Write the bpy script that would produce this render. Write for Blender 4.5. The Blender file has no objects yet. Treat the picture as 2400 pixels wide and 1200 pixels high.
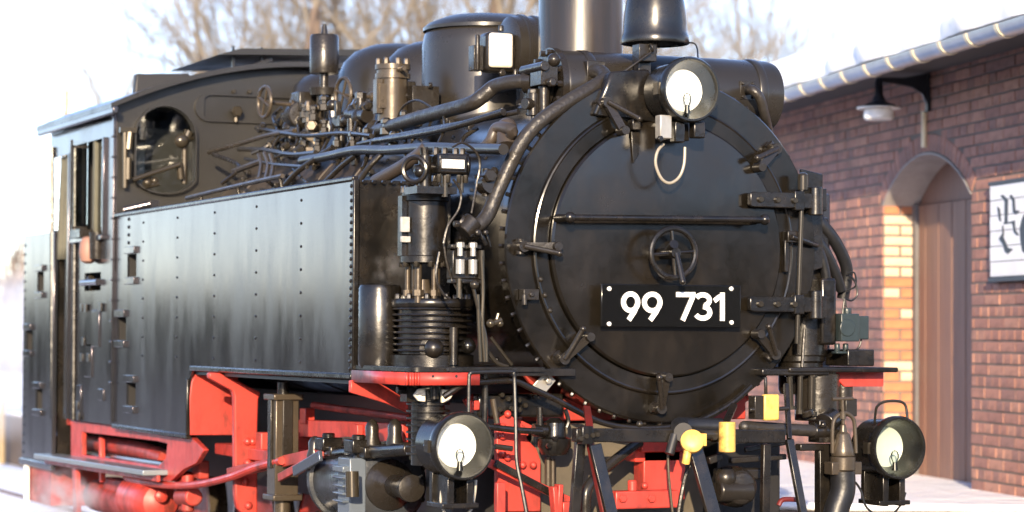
import bpy, math, random
from mathutils import Vector, Matrix, Quaternion
from mathutils.geometry import tessellate_polygon

random.seed(7)
R = math.radians
scene = bpy.context.scene
COL = scene.collection

# ------------------------------------------------------------------ camera
cam_d = bpy.data.cameras.new('camera')
cam = bpy.data.objects.new('camera', cam_d)
COL.objects.link(cam)
cam.matrix_world = Matrix(((0.917991, -0.017133, -0.396232, -5.003000), (-0.396561, -0.025371, -0.917658, -9.920000), (0.005670, 0.999531, -0.030085, 1.552000), (0.000000, 0.000000, 0.000000, 1.000000)))
cam_d.sensor_width = 36.0
cam_d.lens = 90.0
cam_d.clip_start = 0.1
cam_d.clip_end = 3000.0
cam_d.dof.use_dof = True
cam_d.dof.focus_distance = 11.2
cam_d.dof.aperture_fstop = 2.4
scene.camera = cam

# ------------------------------------------------------------------ sky and sun
SUN_AZ = R(206.35)        # compass-free: angle of the to-sun direction from world +Y, clockwise seen from above
SUN_EL = R(14.0)
world = bpy.data.worlds.new('World')
scene.world = world
world.use_nodes = True
wn = world.node_tree
sky = wn.nodes.new('ShaderNodeTexSky')
sky.sky_type = 'NISHITA'
sky.sun_disc = False
sky.sun_elevation = SUN_EL
sky.sun_rotation = SUN_AZ
sky.air_density = 0.68
sky.dust_density = 0.35
sky.ozone_density = 1.3
bal = wn.nodes.new('ShaderNodeMix'); bal.data_type = 'RGBA'; bal.blend_type = 'MULTIPLY'   # even white balance of the whole sky
bal.inputs[0].default_value = 1.0; bal.inputs[7].default_value = (1.03, .945, 1.0, 1)
wn.links.new(sky.outputs[0], bal.inputs[6])
wn.links.new(bal.outputs[2], wn.nodes['Background'].inputs[0])
wn.nodes['Background'].inputs[1].default_value = 0.13
sun_d = bpy.data.lights.new('sun', 'SUN')
sun_d.energy = 2.5
sun_d.angle = R(0.5)
sun_d.color = (1.0, 0.80, 0.55)
sun = bpy.data.objects.new('sun', sun_d)
COL.objects.link(sun)
to_sun = Vector((math.sin(SUN_AZ) * math.cos(SUN_EL), math.cos(SUN_AZ) * math.cos(SUN_EL), math.sin(SUN_EL)))
sun.rotation_euler = to_sun.to_track_quat('Z', 'Y').to_euler()
sun.location = to_sun * 50
scene.view_settings.view_transform = 'Standard'
scene.view_settings.look = 'None'
scene.view_settings.exposure = 2.0
scene.view_settings.gamma = 1.0
scene.view_settings.use_curve_mapping = False

# ------------------------------------------------------------------ materials
def mat(name, base, rough=0.4, metal=0.0, var=0.0, var_col=None, var_scale=6.0, rough_var=0.0,
        bump=0.0, bump_scale=40.0, stretch=(1, 1, 1), spec=0.5, coat=0.0, coat_rough=0.1, ior=1.5, grime=None, tint=(1, 1, 1)):
    m = bpy.data.materials.new(name)
    m.use_nodes = True
    n, l = m.node_tree.nodes, m.node_tree.links
    b = n['Principled BSDF']
    b.inputs['Base Color'].default_value = (*base, 1)
    b.inputs['Roughness'].default_value = rough
    b.inputs['Metallic'].default_value = metal
    b.inputs['Specular IOR Level'].default_value = spec
    b.inputs['IOR'].default_value = ior
    b.inputs['Coat Weight'].default_value = coat
    b.inputs['Specular Tint'].default_value = (*tint, 1)
    b.inputs['Coat Roughness'].default_value = coat_rough
    if var or rough_var or bump:
        tc = n.new('ShaderNodeTexCoord')
        mp = n.new('ShaderNodeMapping')
        mp.inputs['Scale'].default_value = stretch
        l.new(tc.outputs['Object'], mp.inputs['Vector'])
    if var or rough_var:
        t = n.new('ShaderNodeTexNoise')
        t.inputs['Scale'].default_value = var_scale
        t.inputs['Detail'].default_value = 6
        t.inputs['Roughness'].default_value = 0.65
        l.new(mp.outputs[0], t.inputs['Vector'])
        rp = n.new('ShaderNodeValToRGB')
        rp.color_ramp.elements[0].position = 0.38
        rp.color_ramp.elements[1].position = 0.72
        l.new(t.outputs['Fac'], rp.inputs[0])
    if var:
        mx = n.new('ShaderNodeMix')
        mx.data_type = 'RGBA'
        mx.inputs[6].default_value = (*base, 1)
        vc = var_col or tuple(c * 0.5 for c in base)
        mx.inputs[7].default_value = (*vc, 1)
        mu = n.new('ShaderNodeMath'); mu.operation = 'MULTIPLY'
        mu.inputs[1].default_value = var
        l.new(rp.outputs[0], mu.inputs[0])
        l.new(mu.outputs[0], mx.inputs[0])
        l.new(mx.outputs[2], b.inputs['Base Color'])
    if grime:
        amt, gcol, gscale, gst = grime
        tcg = n.new('ShaderNodeTexCoord'); mg = n.new('ShaderNodeMapping'); mg.inputs['Scale'].default_value = gst
        l.new(tcg.outputs['Object'], mg.inputs['Vector'])
        tg_ = n.new('ShaderNodeTexNoise'); tg_.inputs['Scale'].default_value = gscale; tg_.inputs['Detail'].default_value = 8; tg_.inputs['Roughness'].default_value = .7
        l.new(mg.outputs[0], tg_.inputs['Vector'])
        rg = n.new('ShaderNodeValToRGB'); rg.color_ramp.elements[0].position = .5; rg.color_ramp.elements[1].position = .68
        l.new(tg_.outputs['Fac'], rg.inputs[0])
        mm = n.new('ShaderNodeMath'); mm.operation = 'MULTIPLY'; mm.inputs[1].default_value = amt
        l.new(rg.outputs[0], mm.inputs[0])
        mxg = n.new('ShaderNodeMix'); mxg.data_type = 'RGBA'
        mxg.inputs[6].default_value = (*base, 1); mxg.inputs[7].default_value = (*gcol, 1)
        if var:
            l.new(mx.outputs[2], mxg.inputs[6])
        l.new(mm.outputs[0], mxg.inputs[0]); l.new(mxg.outputs[2], b.inputs['Base Color'])
    if rough_var:
        ma = n.new('ShaderNodeMath'); ma.operation = 'MULTIPLY_ADD'
        ma.inputs[1].default_value = rough_var
        ma.inputs[2].default_value = rough
        l.new(rp.outputs[0], ma.inputs[0])
        l.new(ma.outputs[0], b.inputs['Roughness'])
    if bump:
        t2 = n.new('ShaderNodeTexNoise')
        t2.inputs['Scale'].default_value = bump_scale
        t2.inputs['Detail'].default_value = 4
        l.new(mp.outputs[0], t2.inputs['Vector'])
        bp = n.new('ShaderNodeBump')
        bp.inputs['Strength'].default_value = bump
        bp.inputs['Distance'].default_value = 0.01
        l.new(t2.outputs['Fac'], bp.inputs['Height'])
        l.new(bp.outputs[0], b.inputs['Normal'])
    return m

M = {}
M['black'] = mat('gloss_black_paint', (.0055, .0050, .0045), .22, var=.9, var_col=(.014, .011, .008), var_scale=5, rough_var=.14, bump=.2, bump_scale=14, grime=(.45, (.03, .023, .016), 16, (1, 1, .6)))
M['door'] = mat('smokebox_black_paint', (.0052, .0044, .0033), .15, var=.9, var_col=(.0125, .0095, .006), var_scale=3.5, rough_var=.14, bump=.07, bump_scale=6, grime=(.4, (.022, .0165, .011), 8, (1, 1, .4)))
M['tank'] = mat('tank_gloss_paint', (.016, .0175, .021), .13, var=.6, var_col=(.022, .023, .026), var_scale=2.2, rough_var=.14, bump=.04, bump_scale=1.6, stretch=(1, 1.6, .4), ior=1.7, tint=(1.0, .885, .98), grime=(.3, (.035, .031, .027), 5, (1, 3, .5)))
M['soot'] = mat('dusty_boiler_paint', (.055, .041, .030), .36, var=.8, var_col=(.02, .017, .015), var_scale=4, rough_var=.2, bump=.15, bump_scale=18)
M['dome'] = mat('dull_dome_paint', (.022, .019, .0155), .25, var=.7, var_col=(.014, .013, .012), var_scale=5, rough_var=.15, bump=.06, bump_scale=10)
M['lag'] = mat('wrapped_pipe_paint', (.026, .022, .018), .33, var=.8, var_col=(.02, .018, .016), var_scale=14, rough_var=.2, bump=.5, bump_scale=45)
M['cab'] = mat('cab_front_paint', (.019, .0175, .0145), .32, var=.9, var_col=(.010, .0092, .0085), var_scale=3, rough_var=.2, bump=.08, bump_scale=9)
M['dark'] = mat('dark_part_and_shade_paint', (.012, .011, .011), .5)  # plain dark parts; also paints in shade of recesses, cab and underframe
M['red'] = mat('red_frame_paint', (.50, .048, .034), .32, var=.8, var_col=(.30, .03, .022), var_scale=5, rough_var=.25, bump=.08, bump_scale=20, grime=(.75, (.075, .022, .016), 9, (1, 1, .5)))
M['red_dirty'] = mat('grimy_red_paint', (.38, .036, .025), .42, var=.9, var_col=(.10, .03, .022), var_scale=7, rough_var=.25, bump=.1, bump_scale=25)
M['red_dark'] = mat('shade_darkened_red_paint', (.14, .014, .012), .4, var=.8, var_col=(.05, .012, .01), var_scale=7)  # red darkened in the colour to stand for shade on the struts
M['steel'] = mat('oily_bare_steel', (.085, .066, .045), .26, metal=.4, var=.8, var_col=(.04, .032, .024), var_scale=9, rough_var=.2, bump=.08)
M['iron'] = mat('greasy_cast_iron', (.022, .018, .014), .22, metal=.2, var=.8, var_col=(.018, .016, .014), var_scale=9, rough_var=.2, bump=.2, bump_scale=30)
M['bolt'] = mat('worn_bolt_paint', (.035, .03, .023), .2, metal=.4)
M['brass'] = mat('dull_brass', (.05, .041, .028), .2, metal=.4)
M['silver'] = mat('silver_and_glint', (.40, .38, .34), .3, metal=.5, var=.5, var_col=(.25, .24, .22), var_scale=20)  # real silver plate, and painted-in highlights on small bright parts
M['cream'] = mat('cream_enamel', (.84, .76, .60), .35, var=.3, var_scale=30)
M['dull_white'] = mat('aged_white_paint', (.40, .39, .36), .4, var=.6, var_col=(.2, .18, .15), var_scale=40)
M['loop'] = mat('dull_steel_loop', (.34, .30, .23), .4, metal=.3)
M['white'] = mat('white_enamel', (.82, .80, .74), .35)
M['plate'] = mat('number_plate_enamel', (.004, .0038, .0036), .14)
M['digit'] = mat('white_digit_paint', (.84, .82, .76), .4)
M['yellow'] = mat('yellow_paint', (.74, .45, .10), .45, var=.7, var_col=(.55, .31, .06), var_scale=30, grime=(.7, (.12, .08, .03), 22, (1, 1, 1)))
M['rubber'] = mat('black_rubber', (.009, .009, .010), .42, bump=.2, bump_scale=30)
M['teal'] = mat('grey_green_paint', (.022, .032, .034), .35, var=.5, var_scale=15)
M['canvas'] = mat('grey_green_canvas', (.11, .105, .075), .8, var=.6, var_col=(.06, .058, .045), var_scale=8, bump=.3)
M['leather'] = mat('tan_leather', (.28, .15, .11), .55, var=.4)
M['rim'] = mat('lamp_black_paint', (.008, .0076, .007), .2, var=.5, var_col=(.02, .017, .013), var_scale=12, rough_var=.15)
M['lampblue'] = M['rim']
M['enamel_shaded'] = mat('shaded_greenish_enamel', (.48, .53, .46), .3)  # reflector white toned down to paint in the right lamp's shade
M['enamel'] = mat('reflector_enamel', (.90, .89, .84), .25)
def glass_mat(name, tint=(1, 1, 1), rough=.02):
    m = bpy.data.materials.new(name); m.use_nodes = True
    n, l = m.node_tree.nodes, m.node_tree.links
    n.remove(n['Principled BSDF'])
    tr = n.new('ShaderNodeBsdfTransparent'); tr.inputs[0].default_value = (*tint, 1)
    gl = n.new('ShaderNodeBsdfGlossy'); gl.inputs['Roughness'].default_value = rough
    fr = n.new('ShaderNodeFresnel'); fr.inputs[0].default_value = 1.45
    mx = n.new('ShaderNodeMixShader')
    l.new(fr.outputs[0], mx.inputs[0]); l.new(tr.outputs[0], mx.inputs[1]); l.new(gl.outputs[0], mx.inputs[2])
    l.new(mx.outputs[0], n['Material Output'].inputs[0])
    return m
M['glass'] = glass_mat('clear_glass', (.94, .96, .95))

# ------------------------------------------------------------------ mesh helpers
def ortho(axis):
    a = Vector(axis).normalized()
    ref = Vector((0, 0, 1)) if abs(a.z) < .9 else Vector((1, 0, 0))
    x = ref.cross(a).normalized()
    return x, a.cross(x), a

def smooth_path(pts, k):
    P = [Vector(p) for p in pts]
    if len(P) < 3 or k < 2:
        return P
    out = []
    for i in range(len(P) - 1):
        p0 = P[max(i - 1, 0)]; p1 = P[i]; p2 = P[i + 1]; p3 = P[min(i + 2, len(P) - 1)]
        for j in range(k):
            t = j / k
            out.append(.5 * ((2 * p1) + (p2 - p0) * t + (2 * p0 - 5 * p1 + 4 * p2 - p3) * t * t + (3 * p1 - p0 - 3 * p2 + p3) * t ** 3))
    out.append(P[-1])
    return out

class MB:
    def __init__(s):
        s.v = []; s.f = []
    def add(s, vs, fs):
        o = len(s.v)
        s.v += [tuple(v) for v in vs]
        s.f += [tuple(i + o for i in f) for f in fs]
        return s
    def box(s, c, size, rot=None):
        hx, hy, hz = [d / 2 for d in size]
        vs = [Vector((x, y, z)) for x in (-hx, hx) for y in (-hy, hy) for z in (-hz, hz)]
        if rot is not None:
            vs = [rot @ v for v in vs]
        c = Vector(c)
        return s.add([v + c for v in vs], [(0, 1, 3, 2), (4, 6, 7, 5), (0, 4, 5, 1), (2, 3, 7, 6), (0, 2, 6, 4), (1, 5, 7, 3)])
    def bar(s, p0, p1, w, t, up=(0, 0, 1)):
        """flat bar from p0 to p1, w wide (along up) and t thick"""
        p0, p1 = Vector(p0), Vector(p1)
        d = (p1 - p0); L = d.length; d.normalize()
        side = d.cross(Vector(up)); side.normalize(); u = side.cross(d)
        rot = Matrix((d, side, u)).transposed()
        return s.box((p0 + p1) / 2, (L, t, w), rot)
    def cyl(s, p0, p1, r0, r1=None, n=20, caps=True):
        r1 = r0 if r1 is None else r1
        return s.lathe([(r0, 0), (r1, (Vector(p1) - Vector(p0)).length)], p0, Vector(p1) - Vector(p0), n, caps)
    def lathe(s, prof, origin, axis=(0, 0, 1), n=28, caps=True):
        x, y, a = ortho(axis); o = Vector(origin)
        base = len(s.v)
        for r, h in prof:
            for i in range(n):
                t = 2 * math.pi * i / n
                s.v.append(tuple(o + a * h + (x * math.cos(t) + y * math.sin(t)) * r))
        for k in range(len(prof) - 1):
            for i in range(n):
                j = (i + 1) % n
                s.f.append((base + k * n + i, base + k * n + j, base + (k + 1) * n + j, base + (k + 1) * n + i))
        if caps:
            s.f.append(tuple(base + i for i in reversed(range(n))))
            e = base + (len(prof) - 1) * n
            s.f.append(tuple(e + i for i in range(n)))
        return s
    def tube(s, pts, r, n=10, k=6, caps=True, closed=False):
        P = smooth_path(pts, k)
        if closed:
            P = P[:-1] if (P[0] - P[-1]).length < 1e-5 else P
        base = len(s.v)
        T = []
        m = len(P)
        for i in range(m):
            a = P[(i - 1) % m] if (closed or i > 0) else P[i]
            b = P[(i + 1) % m] if (closed or i < m - 1) else P[i]
            T.append((b - a).normalized())
        x, y, _ = ortho(T[0])
        for i in range(m):
            if i:
                q = T[i - 1].rotation_difference(T[i])
                x = q @ x
            x = (x - T[i] * x.dot(T[i])).normalized(); y = T[i].cross(x)
            rr = r[0] + (r[1] - r[0]) * i / max(m - 1, 1) if isinstance(r, (tuple, list)) else r
            for j in range(n):
                t = 2 * math.pi * j / n
                s.v.append(tuple(P[i] + (x * math.cos(t) + y * math.sin(t)) * rr))
        for i in range(m if closed else m - 1):
            for j in range(n):
                a = base + i * n; b = base + ((i + 1) % m) * n; jj = (j + 1) % n
                s.f.append((a + j, a + jj, b + jj, b + j))
        if caps and not closed:
            s.f.append(tuple(base + j for j in reversed(range(n))))
            s.f.append(tuple(base + (m - 1) * n + j for j in range(n)))
        return s
    def ring(s, c, axis, Rr, r, n=36, m=10):
        x, y, a = ortho(axis); c = Vector(c)
        base = len(s.v)
        for i in range(n):
            t = 2 * math.pi * i / n
            d = x * math.cos(t) + y * math.sin(t)
            for j in range(m):
                u = 2 * math.pi * j / m
                s.v.append(tuple(c + d * (Rr + r * math.cos(u)) + a * r * math.sin(u)))
        for i in range(n):
            for j in range(m):
                s.f.append((base + i * m + j, base + ((i + 1) % n) * m + j, base + ((i + 1) % n) * m + (j + 1) % m, base + i * m + (j + 1) % m))
        return s
    def ball(s, c, r, n=14, squash=1.0, axis=(0, 0, 1)):
        prof = [(max(r * math.sin(math.pi * i / 8), 1e-4), -r * squash * math.cos(math.pi * i / 8)) for i in range(9)]
        return s.lathe(prof, c, axis, n)
    def bolt(s, p, axis, r=.012, h=.012, n=6):
        a = Vector(axis).normalized(); p = Vector(p)
        return s.lathe([(r, -.004), (r, h * .8), (r * .8, h)], p, a, n)
    def rivet(s, p, axis, r=.009):
        a = Vector(axis).normalized()
        return s.lathe([(r, -.002), (r * .8, r * .45), (r * .3, r * .7)], p, a, 7)
    def prism(s, outer, holes, o, ex, ey, ez, depth):
        """polygon in the (ex, ey) plane through o, extruded by depth along ez"""
        o, ex, ey, ez = Vector(o), Vector(ex), Vector(ey), Vector(ez)
        loops = [list(outer)] + [list(h) for h in holes]
        flat = [p for lp in loops for p in lp]
        tris = tessellate_polygon([[Vector((p[0], p[1], 0)) for p in lp] for lp in loops])
        nn = len(flat)
        vs = [o + ex * p[0] + ey * p[1] for p in flat]
        vs += [v + ez * depth for v in vs]
        fs = [tuple(t) for t in tris] + [tuple(i + nn for i in reversed(t)) for t in tris]
        st = 0
        for lp in loops:
            k = len(lp)
            for i in range(k):
                j = (i + 1) % k
                fs.append((st + i, st + j, st + j + nn, st + i + nn))
            st += k
        return s.add(vs, fs)
    def mesh(s, name, angle=35):
        me = bpy.data.meshes.new(name)
        me.from_pydata(s.v, [], s.f)
        me.validate()
        import bmesh
        bm = bmesh.new(); bm.from_mesh(me)
        bmesh.ops.recalc_face_normals(bm, faces=bm.faces)
        bm.to_mesh(me); bm.free()
        if angle:
            me.shade_smooth()
            me.set_sharp_from_angle(angle=R(angle))
        return me
    def clusters(s):
        """groups of faces that touch (by shared vertices, then by overlapping bounds)"""
        par = list(range(len(s.v)))
        def find(i):
            while par[i] != i:
                par[i] = par[par[i]]; i = par[i]
            return i
        for f in s.f:
            r0 = find(f[0])
            for i in f[1:]:
                par[find(i)] = r0
        comp = {}
        for k, f in enumerate(s.f):
            comp.setdefault(find(f[0]), []).append(k)
        groups = []
        for fs in comp.values():
            idx = {i for k in fs for i in s.f[k]}
            lo = [min(s.v[i][a] for i in idx) - .003 for a in range(3)]
            hi = [max(s.v[i][a] for i in idx) + .003 for a in range(3)]
            groups.append([lo, hi, fs])
        merged = True
        while merged:
            merged = False
            for i in range(len(groups)):
                for j in range(i + 1, len(groups)):
                    A, B = groups[i], groups[j]
                    if all(A[0][a] <= B[1][a] and B[0][a] <= A[1][a] for a in range(3)):
                        groups[i] = [[min(x, y) for x, y in zip(A[0], B[0])], [max(x, y) for x, y in zip(A[1], B[1])], A[2] + B[2]]
                        del groups[j]; merged = True
                        break
                if merged:
                    break
        return [g[2] for g in groups]
    def build(s, name, m, parent=None, bevel=0.0, angle=35, loc=None):
        if name not in JOINED and len(s.v) < 30000:
            cl = s.clusters()
            if len(cl) > 1:
                outs = []
                for fs in sorted(cl, key=len, reverse=True):
                    p = MB(); ids = {}
                    for k in fs:
                        for i in s.f[k]:
                            if i not in ids:
                                ids[i] = len(p.v); p.v.append(s.v[i])
                        p.f.append(tuple(ids[i] for i in s.f[k]))
                    outs.append(p.build1(name, m, parent, bevel, angle, loc))
                return outs[0]
        return s.build1(name, m, parent, bevel, angle, loc)
    def build1(s, name, m, parent=None, bevel=0.0, angle=35, loc=None):
        me = s.mesh(name, angle)
        me.materials.append(M[m] if isinstance(m, str) else m)
        o = bpy.data.objects.new(name, me)
        COL.objects.link(o)
        if parent is not None:
            o.parent = parent
        if name in ('bolt_row', 'bolt_hole'):
            o['kind'] = 'stuff'
        if loc is not None:
            o.location = loc
        if bevel:
            b = o.modifiers.new('bevel', 'BEVEL')
            b.width = bevel; b.segments = 2; b.limit_method = 'ANGLE'; b.angle_limit = R(35)
        return o

JOINED = {'bolt_row', 'bolt_hole', 'rivets', 'letter', 'digit', 'crown', 'trunk', 'hedgerow', 'unseen_hedge', 'unseen_woodland', 'valance', 'arch_soffit', 'headlamp', 'smokebox'}

def tag(o, label=None, cat=None, group=None, kind=None):
    for k, v in (('label', label), ('category', cat), ('group', group), ('kind', kind)):
        if v:
            o[k] = v
    return o

def empty(name, loc=(0, 0, 0), rz=0.0):
    o = bpy.data.objects.new(name, None)
    COL.objects.link(o)
    o.location = loc
    o.rotation_euler = (0, 0, rz)
    o.empty_display_size = .2
    return o

def V(*a):
    return Vector(a)

def mid(a, b, t=.5):
    return Vector(a).lerp(Vector(b), t)

def circle(cx, cy, r, n=32, a0=0, a1=360, ry=None):
    ry = r if ry is None else ry
    full = abs(a1 - a0) >= 360
    m = n if full else n + 1
    return [(cx + r * math.cos(R(a0 + (a1 - a0) * i / n)), cy + ry * math.sin(R(a0 + (a1 - a0) * i / n))) for i in range(m)]

# ================================================================== the locomotive
ZC = 1.92            # height of the boiler axis
L = empty('steam_locomotive')
tag(L, 'black and red narrow-gauge steam tank locomotive numbered 99 731', 'locomotive')

# ---- smokebox: shell with a flat front ring
sb = MB()
sb.lathe([(.735, 2.1), (.735, .075), (.752, .07), (.752, .008), (.746, 0), (.634, 0), (.632, -.004), (.628, -.016), (.622, -.019), (.615, -.017), (.56, -.016), (.552, .02)],
         (0, 0, ZC), (0, 1, 0), 96, caps=False)
smokebox = sb.build('smokebox', 'door', L, angle=12)
rv = MB()
for i in range(64):
    t = 2 * math.pi * i / 64
    rv.bolt(V(math.cos(t) * .752, .038, ZC + math.sin(t) * .752), (math.cos(t), 0, math.sin(t)), .010, .014)
for i in range(48):
    t = 2 * math.pi * (i + .5) / 48
    for yy in (.55, 1.25, 1.95):
        rv.rivet(V(math.cos(t) * .735, yy, ZC + math.sin(t) * .735), (math.cos(t), 0, math.sin(t)), .011)
tag(rv.build('rivets', 'black', smokebox), kind='stuff')

# ---- door: a shallow dished disc
dm = MB()
prof = [(.556, .0), (.554, -.036), (.545, -.046)]
for i in range(1, 15):
    r = .545 * (1 - i / 14.0)
    prof.append((max(r, .001), -.046 - .014 * (1 - (r / .545) ** 2)))
dm.lathe(prof, (0, 0, ZC), (0, 1, 0), 96, caps=False)
door = dm.build('smokebox_door', 'door', L, angle=25)

def door_y(x, z):
    r = math.hypot(x, z - ZC)
    return -.046 - .014 * (1 - min(r / .545, 1) ** 2)

hr = MB()
a, b = V(-0.527, -0.165, 2.038), V(0.402, -0.165, 2.050)
hr.cyl(a, b, .0135, n=14)
for p in (a, b):
    hr.ball(p, .024, 14)
    hr.cyl(p, V(p.x, door_y(p.x, p.z) + .01, p.z), .013, .02, n=12)
hr.build('handrail', 'black', door)

hw = MB()
c = V(-0.046, -0.175, 1.897)
hw.ring(c, (0, 1, 0), .105, .0125, 40, 10)
for t in (95, 185, 275, 5):
    d = V(math.cos(R(t)), 0, math.sin(R(t)))
    hw.cyl(c + d * .02, c + d * .10, .009, .008, n=10)
hw.cyl(c + V(0, -.03, 0), c + V(0, .09, 0), .022, .026, n=16)
hw.build('handwheel', 'black', door)
lv = MB()
lv.cyl(V(-0.055, -0.200, 1.934), c + V(0, .06, 0), .02, n=14)
lv.cyl(V(-0.045, -0.205, 1.894), V(-0.039, -0.250, 1.774), .012, .013, n=12)
lv.ball(V(-0.039, -0.250, 1.774), .014)
lv.build('lever', 'black', door)

# hinges: straps with three bolts, leaf and knuckle
def hinge(u0, z, zc):
    h = MB()
    x0, x1 = u0, .70
    yy = -.075
    h.prism([(x0, -.026), (x0 + .02, -.033), (x1 - .06, -.033), (x1, -.033), (x1, .033), (x1 - .06, .033), (x0 + .02, .033), (x0, .026)], [],
            (0, yy, z), (1, 0, 0), (0, 0, 1), (0, -1, 0), .028)
    h.box((x1 + .0, yy + .02, z), (.06, .06, .10))
    h.cyl((x1 + .0, yy - .012, z - .062), (x1 + .0, yy - .012, z + .062), .032, n=18)
    h.box((x1 - .09, yy - .016, z), (.05, .034, .085))
    o = h.build('hinge', 'black', door, bevel=.004)
    bb = MB()
    for k in range(3):
        bb.bolt((x0 + .05 + .085 * k, yy - .026, z), (0, -1, 0), .014, .016, 10)
    bb.build('bolt_row', 'bolt', o)
hinge(.365, (0.455, -0.100, 2.141)[2], 0)
hinge(.365, (0.456, -0.100, 1.684)[2], 0)
hp = MB()
hp.cyl((0.610, -0.085, 1.513), (0.636, -0.085, 2.246), .011, n=12)
hp.cyl((0.638, -0.085, 2.190), (0.638, -0.085, 2.252), .024, n=16)
hp.ball(V(0.638, -0.085, 2.252), .024, 14, .6)
hp.build('hinge_pin', 'bolt', door)
hb = MB()
hb.prism([(.69, -.20), (.80, -.17), (.80, .25), (.69, .27)], [], (0, .02, 2.02), (1, 0, 0), (0, 0, 1), (0, 1, 0), .02)
hb.box((.73, .0, (0.455, -0.100, 2.141)[2] + .01), (.10, .10, .10))
hb.box((.73, .0, (0.456, -0.100, 1.684)[2] - .01), (.10, .10, .10))
hb.build('hinge_bracket', 'black', smokebox, bevel=.004)

# clamps round the edge of the door
def clamp(x, z, swing, big=True):
    rad = V(x, 0, z - ZC); r = rad.length; rad.normalize()
    tan = V(-rad.z, 0, rad.x)
    m = MB()
    foot = V(0, 0, ZC) + rad * (.69)
    foot.y = -.02
    m.cyl(foot + tan * .032, foot - tan * .032, .02, n=14)                       # eye pin
    m.cyl(foot + V(0, .02, 0), foot + V(0, -.012, 0), .03, .024, n=16)
    tip = V(0, 0, ZC) + rad * .555; tip.y = -.085
    m.bar(foot + V(0, -.03, 0), tip, .034, .024, up=tan)                         # strap over the joint
    m.cyl(tip + V(0, .03, 0), tip + V(0, -.03, 0), .022, .019, n=12)
    hd = (tan * math.sin(R(swing)) - rad * math.cos(R(swing)))
    q = foot + V(0, -.045, 0)
    m.cyl(q, q + V(0, .03, 0), .024, n=14)
    if big:
        m.tube([q, q + hd * .05 + V(0, -.02, 0), q + hd * .135 + V(0, -.05, 0)], .0115, 10, 4)
        m.ball(q + hd * .14 + V(0, -.052, 0), .0145, 12)
    m.build('clamp', 'iron', door)
for p, sw in (((-0.268, -0.030, 2.470), -34), ((-0.654, -0.030, 1.917), 12), ((-0.444, -0.030, 1.497), -22), ((-0.038, -0.030, 1.281), -20), ((0.474, -0.030, 1.503), 20), ((0.493, -0.030, 2.345), 20)):
    clamp(p[0], p[2], sw)
lug = MB()
p = V(-0.653, -0.030, 1.715)
lug.box(p, (.07, .05, .045)); lug.cyl(p + V(-.03, -.02, .0), p + V(-.03, -.02, -.045), .012, n=10)
lug.bolt(p + V(.0, -.025, 0), (0, -1, 0), .012)
lug.build('lug', 'iron', door, bevel=.004)
lp = MB()
for p in ((-0.594, -0.016, 1.780), (-0.574, -0.016, 1.713), (-0.550, -0.016, 1.648)):
    lp.ball(p, .0125, 10)
lp.build('bolt_row', 'bolt', door)
cat = MB()   # latch plate at the right edge
cat.box((0.594, -0.050, 1.983), (.05, .05, .05)); cat.box((0.572, -0.045, 1.898), (.02, .03, .14)); cat.cyl((0.578, -0.090, 1.982), (0.748, -0.020, 1.949), .012, n=10)
cat.build('latch', 'black', door, bevel=.003)
tb = MB()   # small tab on the upper left, with a tapered lip below
tb.box((-0.182, -0.070, 2.447), (.04, .05, .045)); tb.prism([(-.02, 0), (.02, 0), (.018, -.10), (-.01, -.14)], [], (-0.173, -0.062, 2.420), (1, 0, 0), (0, 0, 1), (0, 1, 0), .006)
tb.build('catch_plate', 'black', door, bevel=.003)

# number plate, digits cut as flat strokes
def ribbon(mb, pts, w, y, h, closed=False):
    P = [V(p[0], 0, p[1]) for p in pts]
    m = len(P); Lf = []; Rt = []
    for i in range(m):
        a = P[(i - 1) % m] if (closed or i) else P[i]
        b = P[(i + 1) % m] if (closed or i < m - 1) else P[i]
        d = (b - a).normalized(); nn = V(-d.z, 0, d.x)
        k = 1.0
        if 0 < i < m - 1 or closed:
            d1 = (P[i] - a).normalized()
            k = 1 / max(.5, nn.dot(V(-d1.z, 0, d1.x)))
        Lf.append(P[i] + nn * w / 2 * k); Rt.append(P[i] - nn * w / 2 * k)
    vs = []
    for A in (Lf, Rt):
        for p in A:
            vs.append((p.x, y, p.z)); vs.append((p.x, y - h, p.z))
    fs = []
    o = 2 * m
    for i in range(m if closed else m - 1):
        j = (i + 1) % m
        fs += [(2 * i + 1, 2 * j + 1, o + 2 * j + 1, o + 2 * i + 1), (2 * i, 2 * i + 1, 2 * j + 1, 2 * j), (o + 2 * i, o + 2 * j, o + 2 * j + 1, o + 2 * i + 1)]
    if not closed:
        for i in (0, m - 1):
            fs.append((2 * i, 2 * i + 1, o + 2 * i + 1, o + 2 * i))
    mb.add(vs, fs)
PY = -.118
c0, c1 = V(-0.357, -0.118, 1.763), V(0.312, -0.118, 1.581)
npm = MB()
npm.box(((c0.x + c1.x) / 2, PY + .008, (c0.z + c1.z) / 2), (c1.x - c0.x, .016, c0.z - c1.z))
for sx in (-.2, .2):
    npm.box(((c0.x + c1.x) / 2 + sx, PY + .035, (c0.z + c1.z) / 2), (.03, .06, .12))
nplate = npm.build('number_plate', 'plate', L, bevel=.003)
bl = MB()
for p in ((-0.322, -0.118, 1.742), (-0.322, -0.118, 1.593), (0.263, -0.118, 1.749), (0.265, -0.118, 1.603)):
    bl.lathe([(.0095, 0), (.0095, .006), (.006, .009)], p, (0, -1, 0), 12)
bl.build('bolt_row', 'digit', nplate)
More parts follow.
